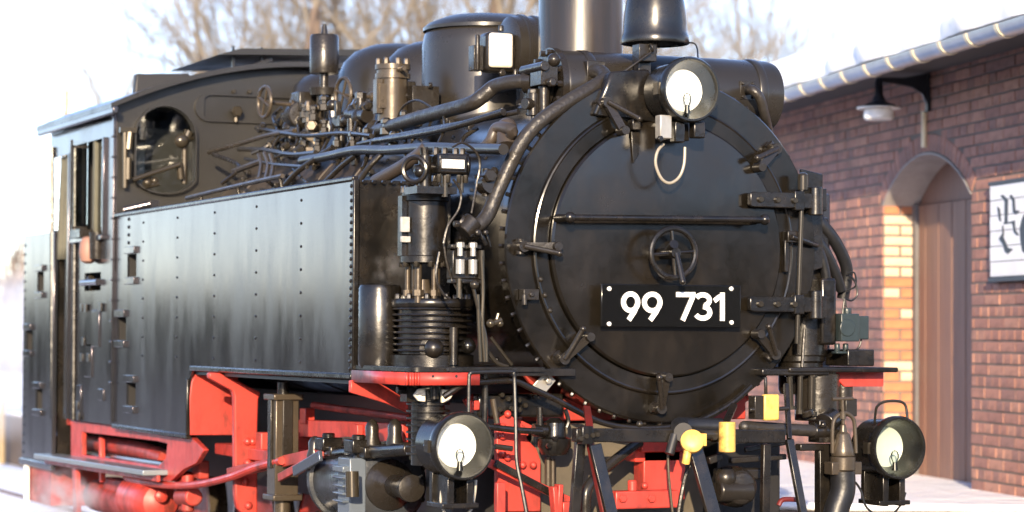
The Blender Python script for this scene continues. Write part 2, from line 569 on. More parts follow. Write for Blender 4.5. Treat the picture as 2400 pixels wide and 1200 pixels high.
def digit(ch, x, z, w, h):
    s = .0212
    m = MB()
    W, H = w, h
    if ch == '9':
        rr = W / 2 - s / 2
        ry = .29 * H
        cz = z + H - s / 2 - ry
        ribbon(m, [(x + W / 2 + rr * math.cos(R(a)), cz + ry * math.sin(R(a))) for a in range(0, 360, 12)], s, PY - .001, .005, True)
        ribbon(m, [(x + W - s * .55, cz - ry * .18), (x + W * .70, z + H * .30), (x + W * .40, z)], s, PY - .0012, .005)
    elif ch == '7':
        ribbon(m, [(x, z + H - s / 2), (x + W, z + H - s / 2)], s, PY - .001, .005); ribbon(m, [(x + W - s * .52, z + H - s * .9), (x + W * .34, z)], s, PY - .0012, .005)
    elif ch == '1':
        ribbon(m, [(x + W - s / 2, z), (x + W - s / 2, z + H)], s, PY - .001, .005)
        ribbon(m, [(x + W - s * .3, z + H - s * .55), (x + W * .5, z + H - s * .95), (x + W * .12, z + H * .70)], s * .95, PY - .0012, .005)
    elif ch == '3':
        r1 = H * .245 - s / 2 + .004; r2 = H * .29 - s / 2
        cx = x + W / 2
        c1z = z + H - s / 2 - r1; c2z = z + s / 2 + r2
        pts = [(cx + (W / 2 - s * .6) * math.cos(R(a)), c1z + r1 * math.sin(R(a))) for a in range(155, -85, -12)]
        ribbon(m, pts, s, PY - .001, .005)
        pts = [(cx + (W / 2 - s * .5) * math.cos(R(a)), c2z + r2 * math.sin(R(a))) for a in range(85, -165, -12)]
        ribbon(m, pts, s, PY - .0012, .005)
    m.build('digit', 'digit', nplate, angle=20)
zb = (-0.032, -0.118, 1.610)[2]; hh = (-0.033, -0.118, 1.732)[2] - zb
for ch, u0, u1 in (('9', (-0.266, -0.118, 1.668)[0], (-0.177, -0.118, 1.669)[0]), ('9', (-0.167, -0.118, 1.669)[0], (-0.071, -0.118, 1.670)[0]), ('7', (-0.004, -0.118, 1.670)[0], (0.087, -0.118, 1.671)[0]), ('3', (0.078, -0.118, 1.671)[0], (0.169, -0.118, 1.672)[0]), ('1', (0.173, -0.118, 1.672)[0], (0.230, -0.118, 1.673)[0])):
    digit(ch, u0, zb, u1 - u0, hh)

# ---- preheater drum across the smokebox top
phl, phr = V(-0.380, 0.360, 2.631), V(0.722, 0.360, 2.647)
zc = (phl.z + phr.z) / 2
ph = MB()
ph.lathe([(.148, 0), (.160, .012), (.163, .03), (.163, phr.x - phl.x - .05), (.155, phr.x - phl.x - .015), (.12, phr.x - phl.x)], (phl.x, .36, zc), (1, 0, 0), 56)
preheater = ph.build('preheater_drum', 'dome', L, angle=40)
pf = MB()
pf.lathe([(.172, -.018), (.172, .012)], (phl.x, .36, zc), (1, 0, 0), 40)
for i in range(14):
    t = 2 * math.pi * i / 14
    pf.bolt(V(phl.x - .018, .36 + .152 * math.cos(t), zc + .152 * math.sin(t)), (-1, 0, 0), .014, .022)
pf.lathe([(.10, -.03), (.06, -.06)], (phl.x, .36, zc), (1, 0, 0), 24)
pf.build('flange', 'iron', preheater)
st = MB()
for xx in (phl.x + .12, phr.x - .14):
    st.lathe([(.166, 0), (.169, .006), (.169, .034), (.166, .04)], (xx, .36, zc), (1, 0, 0), 48, caps=False)
    st.box((xx + .02, .42, zc - .16), (.05, .26, .16))
st.build('strap', 'dome', preheater)
sq = MB()
p = V(0.515, 0.200, 2.648)
sq.box(p + V(0, .02, 0), (.075, .05, .085))
for dx in (-.026, .026):
    for dz in (-.03, .03):
        sq.bolt(p + V(dx, -.005, dz), (0, -1, 0), .009, .01)
sq.build('flange', 'iron', preheater, bevel=.004)
pp = MB()
pp.tube([(0.526, 0.220, 2.650), (0.493, 0.120, 2.644), (0.521, 0.100, 2.609), (0.554, 0.120, 2.547), (0.589, 0.160, 2.507), (0.689, 0.300, 2.434)], .022, 12)
pp.build('pipe', 'lag', preheater)

# ---- chimney
ch = MB()
cx, cyy = V(0.000, 0.875, 2.986).x, V(0.000, 0.875, 2.986).y
ch.lathe([(.34, -.30), (.31, -.20), (.235, -.11), (.205, -.05), (.198, .02), (.196, .5), (.20, 1.0), (.215, 1.02), (.215, 1.07), (.20, 1.08), (.17, 1.08), (.16, .7)], (cx, cyy, 2.78), (0, 0, 1), 64, caps=False)
ch.build('chimney', mat('chimney_paint', (.010, .0085, .007), .22, var=.9, var_col=(.03, .021, .014), var_scale=5, stretch=(1, 1, .12), rough_var=.25, bump=.2, bump_scale=10, grime=(.6, (.05, .03, .02), 9, (1, 1, .08))), L)

# ---- warning bell in front of the chimney
bc = V(0.000, 0.100, 2.831)
bx, by, bz = bc
be = MB()
be.lathe([(.140, -.012), (.150, -.010), (.152, .004), (.148, .022), (.142, .038), (.1395, .08), (.135, .13), (.128, .175), (.115, .22), (.085, .26), (.04, .285), (.002, .29)], (bx, by, bz), (0, 0, 1), 56, caps=False)
be.lathe([(.150, -.010), (.13, -.006), (.11, .2), (.01, .26)], (bx, by, bz), (0, 0, 1), 40, caps=False)
bell = be.build('bell', 'rim', L, angle=40)
bb = MB()
p = V(-0.066, 0.050, 2.772)
bb.box(p + V(-.01, 0, 0), (.085, .07, .075)); bb.box(p + V(.0, .04, -.09), (.06, .05, .16))
bb.cyl(p + V(.03, .0, .0), p + V(.03, 0, .12), .02, n=14)
bb.ring(V(-0.069, 0.000, 2.791), (1, 0, .3), .016, .006, 16, 6)
bb.cyl(V(-0.074, -0.010, 2.771), V(-0.318, 0.050, 2.585), .006, n=8)
bb.build('bell_bracket', 'iron', bell, bevel=.003)
wire = MB()
wire.tube([(0.126, 0.020, 2.825), (0.143, 0.000, 2.820), (0.146, -0.020, 2.794), (0.108, -0.100, 2.738)], .004, 6)
wire.build('cable', 'rubber', bell)

# ---- headlamps
def headlamp(cx, cz, yf, yaw, dp=.07, rd=.089, em='enamel'):
    """rim centre (cx, yf, cz); the lamp looks along -y turned by yaw"""
    d = V(math.sin(R(yaw)), -math.cos(R(yaw)), 0)
    c = V(cx, yf, cz)
    m = MB()
    m.lathe([(.06, -.235), (.105, -.225), (.122, -.205), (.126, -.06), (.135, -.055), (.141, -.04), (.141, -.012), (.135, 0), (.127, 0), (.124, -.012), (rd + .003, -dp + .005), (rd, -dp - .004)],
            c, d, 52, caps=False)
    m.lathe([(.06, -.235), (.001, -.24)], c, d, 40, caps=False)
    body = m.build('headlamp', 'rim', L, angle=35)
    g = MB()
    g.lathe([(rd + .0005, -dp - .002), (rd * .85, -dp - .010), (rd * .6, -dp - .018), (rd * .3, -dp - .022), (.001, -dp - .023)], c, d, 40, caps=False)
    g.build('reflector', em, body)
    g = MB()
    g.lathe([(.0085, -.04), (.012, -.03), (.018, -.015), (.018, 0), (.012, .013), (.001, .018)], c + d * -.042 + V(0, 0, -.03), (0, 0, 1), 16, caps=False)
    g.build('bulb', 'glass', body)
    g = MB()
    g.cyl(c + d * -.042 + V(0, 0, -.1), c + d * -.042 + V(0, 0, -.064), .014, .010, n=14)
    g.build('bulb_holder', 'rim', body)
    g = MB()
    g.lathe([(.126, -.014), (.001, -.013)], c, d, 40, caps=False)
    g.build('lens', 'glass', body)
    g = MB()
    g.ring(c + d * -.055, d, .1275, .005, 40, 6)
    sx = V(d.y, -d.x, 0)
    g.box(c + d * -.05 + sx * .135, (.03, .04, .05)); g.cyl(c + d * -.10 + sx * .125, c + d * -.03 + sx * .135, .012, n=10)
    g.build('clasp', 'bolt', body)
    return body, c, d
lt, ltc, ltd = headlamp(V(-0.003, -0.260, 2.592).x, V(-0.003, -0.260, 2.592).z, -.26, 2)
ll, llc, lld = headlamp(V(-1.054, -0.300, 1.092).x, V(-1.054, -0.300, 1.092).z, -.30, 5)
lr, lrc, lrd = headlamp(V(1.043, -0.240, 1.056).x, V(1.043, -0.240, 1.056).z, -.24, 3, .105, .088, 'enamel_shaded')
# top lamp: bracket, coupling ring
g = MB()
g.box(ltc + V(-.0, .17, -.16), (.10, .10, .10)); g.box(ltc + V(0, .21, -.02), (.09, .10, .26))
g.build('lamp_bracket', 'black', lt, bevel=.004)
g = MB(); g.box((-0.108, -0.200, 2.431), (.056, .05, .10)); g.build('label_plate', 'silver', lt, bevel=.004)  # pale silver tone stands in for a highlight on this block
g = MB(); g.box((-0.036, -0.190, 2.412), (.05, .05, .09)); g.box((0.058, -0.190, 2.425), (.055, .05, .07)); g.bolt(V(-0.134, -0.220, 2.379), (0, -1, 0), .014); g.build('junction_box', 'black', lt, bevel=.006)
g = MB()
pts = [(-0.092, -0.170, 2.361), (-0.126, -0.180, 2.328), (-0.134, -0.180, 2.273), (-0.107, -0.180, 2.214), (-0.066, -0.180, 2.195), (-0.022, -0.180, 2.222), (0.001, -0.180, 2.277), (0.010, -0.170, 2.351)]
g.tube(pts, .0066, 10, 6); g.build('hanging_ring', 'loop', lt)
g = MB()
g.prism([(-.20, -.09), (-.12, .10), (.06, .12), (.20, -.02), (.16, -.12), (-.02, -.10)], [], (-0.156, -0.030, 2.576), (1, 0, 0), (0, 0, 1), (0, 1, 0), .06)
g.build('lamp_plinth', 'black', L, bevel=.012)
# lower lamps: brackets and cables
for body, c, s in ((ll, llc, -1), (lr, lrc, 1)):
    g = MB()
    g.box(c + V(-.03, .14, -.19), (.03, .14, .14)); g.box(c + V(.055, .14, -.19), (.03, .14, .14)); g.box(c + V(.01, .15, -.245), (.16, .18, .02))
    g.box(c + V(.0, .22, -.16), (.12, .03, .16))
    g.build('lamp_bracket', 'black', body, bevel=.003)
g = MB()
g.tube([(0.985, -0.120, 1.146), (0.975, -0.140, 1.194), (0.974, -0.160, 1.238), (1.003, -0.180, 1.259), (1.056, -0.200, 1.261), (1.087, -0.210, 1.243), (1.092, -0.220, 1.186)], .0062, 8)
g.build('handle', 'iron', lr)
g = MB()
g.tube([(0.887, -0.120, 0.902), (0.897, -0.150, 0.866), (0.922, -0.160, 0.791), (1.016, -0.160, 0.742), (1.093, -0.160, 0.797), (1.132, -0.140, 0.852)], .005, 8)
g.build('cable', 'rubber', lr)
g = MB()
g.tube([(-1.072, -0.120, 0.964), (-1.093, -0.150, 0.904), (-1.095, -0.160, 0.844), (-1.049, -0.160, 0.773), (-0.973, -0.160, 0.815), (-0.947, -0.150, 0.884), (-0.937, -0.140, 0.945)], .0065, 8)
g.build('cable', mat('pale_cable', (.38, .35, .28), .5), ll)

# ---- boiler barrel, cladding bands
bo = MB()
bo.lathe([(.715, 1.9), (.715, 4.72)], (0, 0, ZC), (0, 1, 0), 72, caps=False)
boiler = bo.build('boiler', 'soot', L)
for yy in (2.35, 2.95, 3.6, 4.25):
    g = MB(); g.lathe([(.716, 0), (.722, .003), (.722, .055), (.716, .058)], (0, yy, ZC), (0, 1, 0), 72, caps=False)
    g.build('boiler_band', 'soot', boiler)

# ---- domes
def dome(y, r, ztop, base_r, name, lid=False, x=0.0):
    m = MB()
    zt = ztop - 2.5
    m.lathe([(base_r, 0), (r + .02, .14), (r, .2), (r, zt - r * .75), (r * .97, zt - r * .55), (r * .88, zt - r * .34), (r * .7, zt - r * .16), (r * .42, zt - r * .045), (r * .15, zt - .003), (.001, zt)], (x, y, 2.5), (0, 0, 1), 56, caps=False)
    return m.build(name, 'dome', L, angle=50)
# big sand dome with lid
sd = MB()
sy_ = 2.02
sd.lathe([(.40, -.02), (.34, .06), (.325, .12), (.322, .50), (.312, .555), (.30, .575)], (0, sy_, 2.5), (0, 0, 1), 60, caps=False)
sand = sd.build('sand_dome', 'dome', L, angle=40)
g = MB()
g.lathe([(.318, .575), (.318, .592), (.29, .615), (.20, .65), (.1, .663), (.001, .668)], (0, sy_, 2.5), (0, 0, 1), 60, caps=False)
g.build('lid', 'dome', sand, angle=40)
g = MB()
g.box((-0.340, 2.325, 2.763), (.10, .17, .14)); g.cyl((-0.340, 1.937, 2.710), (-0.340, 2.203, 2.731), .06, n=20)
g.bolt(V(-0.400, 1.757, 2.766), (-1, 0, 0), .016)
g.build('sander_valve', 'iron', sand, bevel=.006)
dome(2.68, .30, (0.000, 2.776, 3.100)[2], .42, 'steam_dome')
dome(3.30, .33, (0.000, 3.290, 3.148)[2], .46, 'regulator_dome')

# ---- turbo generator beside the chimney, with its square cover
gc = V(-0.122, 1.420, 2.923)
tg = MB()
tg.lathe([(.06, -.03), (.135, -.025), (.160, -.01), (.163, .03), (.172, .034), (.172, .055), (.163, .06), (.163, .10), (.170, .104), (.170, .12), (.163, .125), (.16, .46), (.13, .49), (.05, .5)], gc, (1, 0, 0), 48)
turbo = tg.build('turbo_generator', 'dome', L, angle=35)
g = MB()
p = V(-0.235, 1.280, 2.893)
g.box(p + V(.01, .06, 0), (.15, .11, .19)); g.cyl(p + V(.02, .06, 0), gc + V(.02, 0, 0), .08, n=20); g.build('cover_box', 'iron', turbo, bevel=.02)
g = MB(); g.box(p + V(0, -.008, .005), (.122, .03, .165)); g.build('cover_plate', 'cream', turbo, bevel=.014)
g = MB()
g.bolt(p + V(0, -.01, .1), (0, 0, 1), .014, .025); g.bolt(p + V(0.0, -.02, -.105), (0, -1, 0), .018, .02)
g.cyl(p + V(-.1, .04, -.09), p + V(-.1, .04, .08), .012, n=10); g.box(p + V(-.095, .07, -.03), (.05, .07, .12)); g.cyl(p + V(.08, 0, -.14), p + V(.08, 0, -.08), .014, n=10)
g.build('clasp', 'iron', turbo, bevel=.003)
g = MB(); g.box(gc + V(.2, .0, -.22), (.24, .24, .16)); g.build('saddle', 'iron', turbo, bevel=.01)

# ---- feed-water pipes
def pipe(pts, r, m='lag', n=12, k=6, parent=None, name='pipe', bolts=False):
    g = MB(); g.tube(pts, r, n, k)
    return g.build(name, m, parent or L)
# long wrapped pipe from drum down the smokebox shoulder
pA = pipe([(-0.248, 0.200, 2.698), (-0.239, 0.140, 2.689), (-0.255, 0.080, 2.653), (-0.337, 0.040, 2.607), (-0.467, 0.020, 2.536), (-0.592, 0.020, 2.447), (-0.666, 0.030, 2.358), (-0.714, 0.050, 2.256), (-0.764, 0.060, 2.146), (-0.803, 0.060, 2.058), (-0.852, 0.050, 2.010), (-0.905, 0.050, 2.005), (-0.934, 0.060, 2.019)], .0315, 'lag', 14)
g = MB()
g.box((-0.238, 0.220, 2.696), (.09, .05, .10)); g.cyl((-0.924, 0.050, 1.974), (-0.875, 0.050, 2.025), .045, n=18); g.bolt(V(-0.959, 0.020, 2.008), (-1, -.2, 0), .016, .02); g.bolt(V(-0.880, 0.000, 1.973), (0, -1, 0), .014, .02); g.bolt(V(-0.845, 0.000, 1.974), (0, -1, 0), .012, .02)
g.build('flange', 'iron', pA, bevel=.004)
pB = pipe([(-0.620, 2.015, 2.541), (-0.640, 1.738, 2.546), (-0.660, 1.286, 2.557), (-0.660, 0.883, 2.566), (-0.640, 0.652, 2.579), (-0.600, 0.600, 2.615), (-0.560, 0.573, 2.651), (-0.520, 0.473, 2.663), (-0.460, 0.399, 2.664), (-0.368, 0.420, 2.670)], .034, name='pipe')
g = MB()
for p, ax in (((-0.470, 0.399, 2.662), (1, -1, 0)), ((-0.620, 1.954, 2.545), (0, -1, .2))):
    g.cyl(V(*p) - V(*ax).normalized() * .02, V(*p) + V(*ax).normalized() * .02, .052, n=20)
g.build('flange', 'iron', pB)
pipe([(-0.800, 2.535, 2.428), (-0.800, 2.125, 2.427), (-0.800, 1.720, 2.431), (-0.800, 1.280, 2.403), (-0.800, 0.789, 2.384), (-0.780, 0.334, 2.351), (-0.780, -0.043, 2.324)], .024, 'dome')
pipe([(-0.700, 1.967, 2.480), (-0.720, 1.380, 2.481), (-0.720, 0.889, 2.482), (-0.700, 0.432, 2.484), (-0.600, 0.216, 2.509)], .012, 'iron')
pipe([(-0.740, 1.616, 2.472), (-0.760, 1.108, 2.461), (-0.740, 0.632, 2.467), (-0.660, 0.240, 2.508)], .016, 'iron')
pipe([(-0.760, 2.176, 2.476), (-0.860, 2.410, 2.369), (-0.900, 2.562, 2.278)], .015, 'iron')
pipe([(-0.780, 1.715, 2.425), (-0.820, 1.877, 2.361), (-0.860, 2.014, 2.284)], .014, 'iron')
pipe([(-0.780, 1.362, 2.409), (-0.840, 1.401, 2.343), (-0.880, 1.454, 2.264)], .014, 'iron')
pipe([(-0.800, 0.790, 2.386), (-0.820, 0.817, 2.358), (-0.860, 0.981, 2.299), (-0.900, 1.179, 2.249)], .03, 'soot')
pipe([(-0.680, 0.145, 2.376), (-0.700, 0.053, 2.414), (-0.720, 0.169, 2.431), (-0.740, 0.191, 2.377), (-0.760, 0.238, 2.342)], .026, 'soot')
g = MB(); g.cyl((-0.680, 0.155, 2.431), (-0.700, 0.107, 2.345), .045, n=18); g.ball(V(-0.680, 0.155, 2.431), .045); g.build('valve_body', 'soot', L)
# capillary lines
for pts in ([(-0.954, 0.100, 2.336), (-0.906, 0.100, 2.356), (-0.847, 0.100, 2.321), (-0.827, 0.100, 2.268), (-0.840, 0.100, 2.186), (-0.873, 0.080, 2.057)],
            [(-0.990, 0.000, 2.194), (-0.955, 0.000, 2.141), (-0.964, 0.000, 2.070), (-1.012, 0.000, 1.997), (-1.030, 0.000, 1.925)],
            [(-0.600, 1.669, 2.542), (-0.600, 1.698, 2.576), (-0.600, 1.613, 2.642), (-0.600, 1.442, 2.659), (-0.600, 1.275, 2.619), (-0.600, 1.182, 2.578)],
            [(-1.011, 0.050, 1.945), (-0.998, 0.050, 1.856), (-0.967, 0.050, 1.767), (-0.922, 0.050, 1.695)],
            [(-1.049, 0.000, 1.889), (-1.064, 0.000, 1.782), (-1.029, 0.000, 1.712), (-1.000, 0.000, 1.694)]):
    pipe(pts, .0055, 'iron', 6, 6, name='thin_pipe')

# ---- fittings on the left shoulder of the boiler
def handwheel(c, Rr, axis, shaft_to, parent=None):
    g = MB()
    c = V(*c); a = V(*axis).normalized()
    g.ring(c, a, Rr, .0105, 30, 8)
    x, y, _ = ortho(a)
    for k in range(4):
        t = k * math.pi / 2 + .4
        g.cyl(c, c + (x * math.cos(t) + y * math.sin(t)) * Rr, .007, n=8)
    o = g.build('handwheel', 'silver' if False else 'steel', parent or L)
    g = MB()
    g.cyl(c, shaft_to, .011, n=10); q = mid(c, shaft_to, .75); g.cyl(q, shaft_to, .026, .03, n=14)
    g.build('spindle', 'steel', o)
    return o
handwheel((-0.774, 3.250, 2.789), .082, (1, .12, 0), V(-0.581, 3.250, 2.779))
handwheel((-0.550, 2.620, 2.783), .09, (1, .12, 0), V(-0.359, 2.620, 2.780))

def fitting(name, m, fn, bevel=0, parent=None):
    g = MB(); fn(g); return g.build(name, m, parent or L, bevel=bevel)
def f1(g):
    p = V(-0.550, 1.892, 2.712)
    g.cyl(p + V(0, 0, -.12), p + V(0, 0, .09), .075, n=24); g.cyl(p + V(0, 0, .09), p + V(0, 0, .115), .088, n=24); g.cyl(p + V(0, 0, .135), p + V(0, 0, .16), .088, n=24); g.cyl(p + V(0, 0, .115), p + V(0, 0, .135), .08, n=24)
    for i in range(8):
        t = i * math.pi / 4; g.bolt(p + V(.075 * math.cos(t), .075 * math.sin(t), .16), (0, 0, 1), .014, .03)
    g.box(p + V(-.085, -.02, .0), (.03, .05, .17)); g.box(p + V(-.06, -.02, .0), (.05, .07, .12))
    g.cyl(p + V(0, 0, -.12), p + V(0, 0, -.20), .05, .06, n=18)
    g.cyl(p + V(0, 0, .13), p + V(0, -.16, .13), .012, n=8)
fitting('stop_valve', 'steel', f1)
def f2(g):
    p = V(-0.550, 3.212, 2.793)
    g.box(p, (.13, .14, .11)); g.cyl(p + V(0, 0, -.05), p + V(0, 0, -.14), .045, n=16); g.cyl(p + V(-.05, .05, 0), p + V(.1, .1, 0), .05, n=16)
    g.box(p + V(-.03, -.12, -.07), (.03, .20, .03)); g.cyl(p + V(-.04, -.05, -.07), p + V(.0, .18, -.07), .075, n=16)
fitting('valve_block', 'iron', f2, .008)
def f3(g):
    p = V(-0.500, 3.067, 3.045)
    g.lathe([(.05, -.11), (.076, -.108), (.078, -.10), (.078, .09), (.070, .102), (.02, .106), (.016, .125), (.01, .16)], p, (0, 0, 1), 28)
    g.cyl(p + V(0, 0, -.19), p + V(0, 0, -.10), .024, n=14); g.cyl(p + V(0, 0, -.225), p + V(0, 0, -.185), .075, .08, n=22); g.cyl(p + V(0, 0, -.36), p + V(0, 0, -.22), .04, n=16)
fitting('whistle', 'iron', f3)
dome(4.32, .27, (0.000, 4.468, 3.090)[2], .36, 'safety_valve_dome')
def f4(g):
    p = V(-0.580, 2.979, 2.637)
    g.cyl(p + V(0, 0, -.13), p + V(0, 0, .10), .052, n=18)
    for dz in (.1, .04, -.06, -.12):
        g.cyl(p + V(0, 0, dz - .012), p + V(0, 0, dz + .012), .07, n=6)
    g.cyl(p + V(0, 0, -.2), p + V(0, 0, -.12), .035, n=14)
    for i in range(4):
        t = i * math.pi / 2 + .5; g.bolt(p + V(.055 * math.cos(t), .055 * math.sin(t), .11), (0, 0, 1), .014, .03)
    g.cyl(p + V(0, 0, 0), p + V(-.06, -.12, 0), .03, n=12); g.bolt(p + V(-.06, -.12, 0), (-.4, -1, 0), .03, .03)
fitting('check_valve', 'steel', f4)
def f5(g):
    p = V(-0.580, 2.560, 2.640)
    g.box(p, (.06, .12, .06)); g.cyl(p + V(0, -.10, .0), p + V(0, .12, 0), .028, n=12); g.ball(p + V(0, -.1, 0), .03)
    g.cyl(p + V(0, 0, .0), p + V(0, 0, -.2), .02, n=12); g.bolt(p + V(-.02, .04, -.15), (0, 0, -1), .02, .05); g.bolt(p + V(-.02, -.08, -.17), (0, 0, -1), .02, .06)
    g.box(p + V(-.02, .0, .06), (.03, .03, .09)); g.ball(p + V(-.02, .08, .09), .03)
fitting('injector', 'iron', f5, .005)
def f6(g):
    p = V(-0.580, 2.270, 2.640)
    g.cyl(p + V(0, -.1, 0), p + V(0, .16, .03), .035, n=14); g.ball(p, .048); g.cyl(p + V(0, 0, 0), p + V(0, 0, .1), .026, n=12); g.bolt(p + V(0, 0, .1), (0, 0, 1), .03, .03)
    g.cyl(p + V(0, .03, -.1), p + V(0, .03, 0), .022, n=10); g.cyl(p + V(-.02, .09, -.12), p + V(-.02, .09, 0), .018, n=10); g.ball(p + V(0, .1, .05), .034)
fitting('steam_cock', 'iron', f6)
def f7(g):
    p = V(-0.600, 3.335, 2.661)
    g.ball(p, .045); g.cyl(p + V(0, -.15, -.02), p + V(0, .14, .02), .022, n=12); g.cyl(p + V(0, 0, 0), p + V(0, 0, -.1), .03, n=12)
    g.box(p + V(0, .07, .06), (.05, .07, .05)); g.cyl(p + V(0, -.08, .0), p + V(0, -.08, .11), .016, n=10); g.ball(p + V(0, -.08, .12), .02)
    g.cyl(p + V(0, -.05, -.13), p + V(0, -.12, -.13), .05, .04, n=14); g.cyl(p + V(0, .07, -.1), p + V(0, .03, -.1), .055, n=14)
fitting('valve_cluster', 'iron', f7, .004)
def f8(g):
    p = V(-0.420, 1.848, 2.689)
    g.box(p, (.14, .15, .15)); g.bolt(p + V(-.07, 0, .03), (-1, 0, 0), .015)
fitting('sand_trap', 'iron', f8, .008)
def f9(g):
    p = V(-0.500, 0.283, 2.550)
    g.cyl(p + V(0, 0, -.05), p + V(0, 0, .05), .028, n=12); g.cyl(p + V(-.05, -.02, 0), p + V(.05, .02, 0), .026, n=12); g.bolt(p + V(0, 0, .05), (0, 0, 1), .026, .02)
    g.cyl(p + V(.0, 0, -.1), p + V(0, 0, -.04), .012, n=8)
    q = V(-0.460, 0.260, 2.680)
    g.box(q, (.08, .12, .10)); g.cyl(q + V(-.03, -.08, .03), q + V(-.03, .16, .03), .022, n=12); g.bolt(q + V(0, -.07, -.04), (0, -1, 0), .022, .03); g.cyl(q + V(0, 0, -.18), q, .026, n=12)
    g.ball(q + V(.02, -.06, .06), .03); g.box(q + V(.0, .10, -.10), (.05, .14, .08))
fitting('drain_valve', 'iron', f9, .004)
# three copper-grey lines bending down behind the tank top
for du in (((-0.820, 3.204, 2.502), (-0.840, 3.095, 2.442), (-0.920, 2.887, 2.349)), ((-0.820, 3.100, 2.504), (-0.840, 2.978, 2.435), (-0.920, 2.771, 2.343)), ((-0.820, 2.997, 2.489), (-0.840, 2.890, 2.423), (-0.920, 2.685, 2.338))):
    pipe(list(du), .011, 'steel', 8)
pipe([(-0.720, 4.464, 2.595), (-0.720, 3.881, 2.605), (-0.700, 3.438, 2.623), (-0.660, 3.082, 2.627)], .013, 'steel', 8, name='reach_rod')
pipe([(-0.840, 3.584, 2.431), (-0.840, 3.336, 2.445), (-0.820, 3.158, 2.462)], .017, 'steel', 8, name='reach_rod')
pipe([(-0.760, 4.244, 2.568), (-0.820, 3.555, 2.458), (-0.900, 3.609, 2.364)], .012, 'iron', 8, name='thin_pipe')
pipe([(-0.700, 3.214, 2.603), (-0.740, 3.200, 2.520), (-0.800, 2.658, 2.385), (-0.900, 2.157, 2.290)], .008, 'iron', 8, name='thin_pipe')
pipe([(-1.050, 3.775, 2.288), (-1.050, 2.923, 2.307), (-1.050, 2.094, 2.320)], .012, 'steel', 8, 3, name='handrail')
g = MB()
for p in ((-1.050, 3.509, 2.285), (-1.050, 2.841, 2.307), (-1.050, 2.141, 2.318)):
    g.cyl(V(*p), V(*p) + V(.03, 0, -.12), .01, n=8)
g.build('handrail_post', 'iron', L)
# small-bore pipes threading between the fittings
for pts, r in (([(-0.600, 3.264, 2.744), (-0.640, 3.071, 2.641), (-0.720, 2.900, 2.524), (-0.800, 3.015, 2.468)], .009), ([(-0.580, 2.761, 2.706), (-0.620, 2.591, 2.607), (-0.700, 2.479, 2.498), (-0.820, 2.294, 2.374)], .010), ([(-0.560, 2.422, 2.707), (-0.620, 2.222, 2.603), (-0.700, 2.104, 2.495), (-0.820, 1.940, 2.375)], .009), ([(-0.560, 2.076, 2.654), (-0.640, 1.888, 2.557), (-0.740, 1.687, 2.446), (-0.840, 1.518, 2.330)], .011), ([(-0.620, 1.645, 2.561), (-0.700, 1.320, 2.474), (-0.780, 1.121, 2.398), (-0.820, 0.994, 2.345)], .008), ([(-0.660, 0.935, 2.556), (-0.720, 0.774, 2.474), (-0.780, 0.685, 2.408), (-0.820, 0.635, 2.365)], .008), ([(-0.660, 3.757, 2.689), (-0.680, 3.313, 2.634), (-0.680, 2.810, 2.581), (-0.680, 2.276, 2.557), (-0.700, 1.785, 2.509)], .012), ([(-0.760, 3.751, 2.566), (-0.760, 3.287, 2.532), (-0.780, 2.790, 2.477), (-0.780, 2.380, 2.461)], .014), ([(-0.800, 3.504, 2.497), (-0.840, 2.891, 2.430), (-0.840, 2.335, 2.383)], .010), ([(-0.560, 3.608, 2.796), (-0.600, 3.636, 2.742), (-0.660, 3.374, 2.639), (-0.720, 3.337, 2.564), (-0.800, 3.389, 2.518)], .011), ([(-0.660, 0.528, 2.459), (-0.720, 0.530, 2.419), (-0.780, 0.457, 2.365), (-0.800, 0.532, 2.356)], .010), ([(-0.600, 1.302, 2.593), (-0.660, 1.094, 2.529), (-0.720, 1.021, 2.472), (-0.760, 1.080, 2.435), (-0.820, 0.950, 2.356)], .007)):
    pipe(pts, r, 'bolt', 8, 5, name='thin_pipe')
# hexagon unions on the pipework
for p, ax, r in (((-0.600, 3.085, 2.730), (0, 0, 1), .03), ((-0.620, 2.885, 2.701), (0, 0, 1), .026), ((-0.600, 2.770, 2.621), (0, 0, 1), .024), ((-0.640, 2.984, 2.567), (0, 0, 1), .03), ((-0.640, 2.754, 2.524), (0, 0, 1), .026), ((-0.660, 2.397, 2.527), (0, 0, 1), .022), ((-0.680, 2.110, 2.507), (0, 0, 1), .024), ((-0.680, 1.912, 2.510), (0, 0, 1), .02), ((-0.700, 1.478, 2.460), (0, 0, 1), .024), ((-0.620, 1.553, 2.570), (0, 0, 1), .02), ((-0.660, 1.685, 2.541), (0, 0, 1), .03), ((-0.620, 3.461, 2.693), (0, -1, .2), .03), ((-0.700, 3.325, 2.576), (0, -1, .2), .032), ((-0.700, 3.118, 2.539), (0, -1, .2), .026), ((-0.760, 2.710, 2.489), (0, -1, .2), .03), ((-0.660, 3.664, 2.683), (0, -1, .3), .022), ((-0.580, 2.830, 2.750), (0, 0, 1), .03), ((-0.580, 2.303, 2.708), (0, -1, .1), .034), ((-0.580, 2.189, 2.688), (0, -1, .1), .028), ((-0.500, 1.670, 2.588), (0, 0, 1), .022), ((-0.580, 3.397, 2.737), (0, 0, 1), .026), ((-0.600, 3.191, 2.686), (0, -1, 0), .034)):
    g = MB(); a = V(*ax).normalized(); p = V(*p)
    g.lathe([(r * .8, -.035), (r, -.03), (r, .0), (r * .62, .005), (r * .62, .02), (r * .9, .024), (r * .9, .04), (r * .5, .05)], p, a, 6); g.build('pipe_union', 'bolt', L, angle=20)
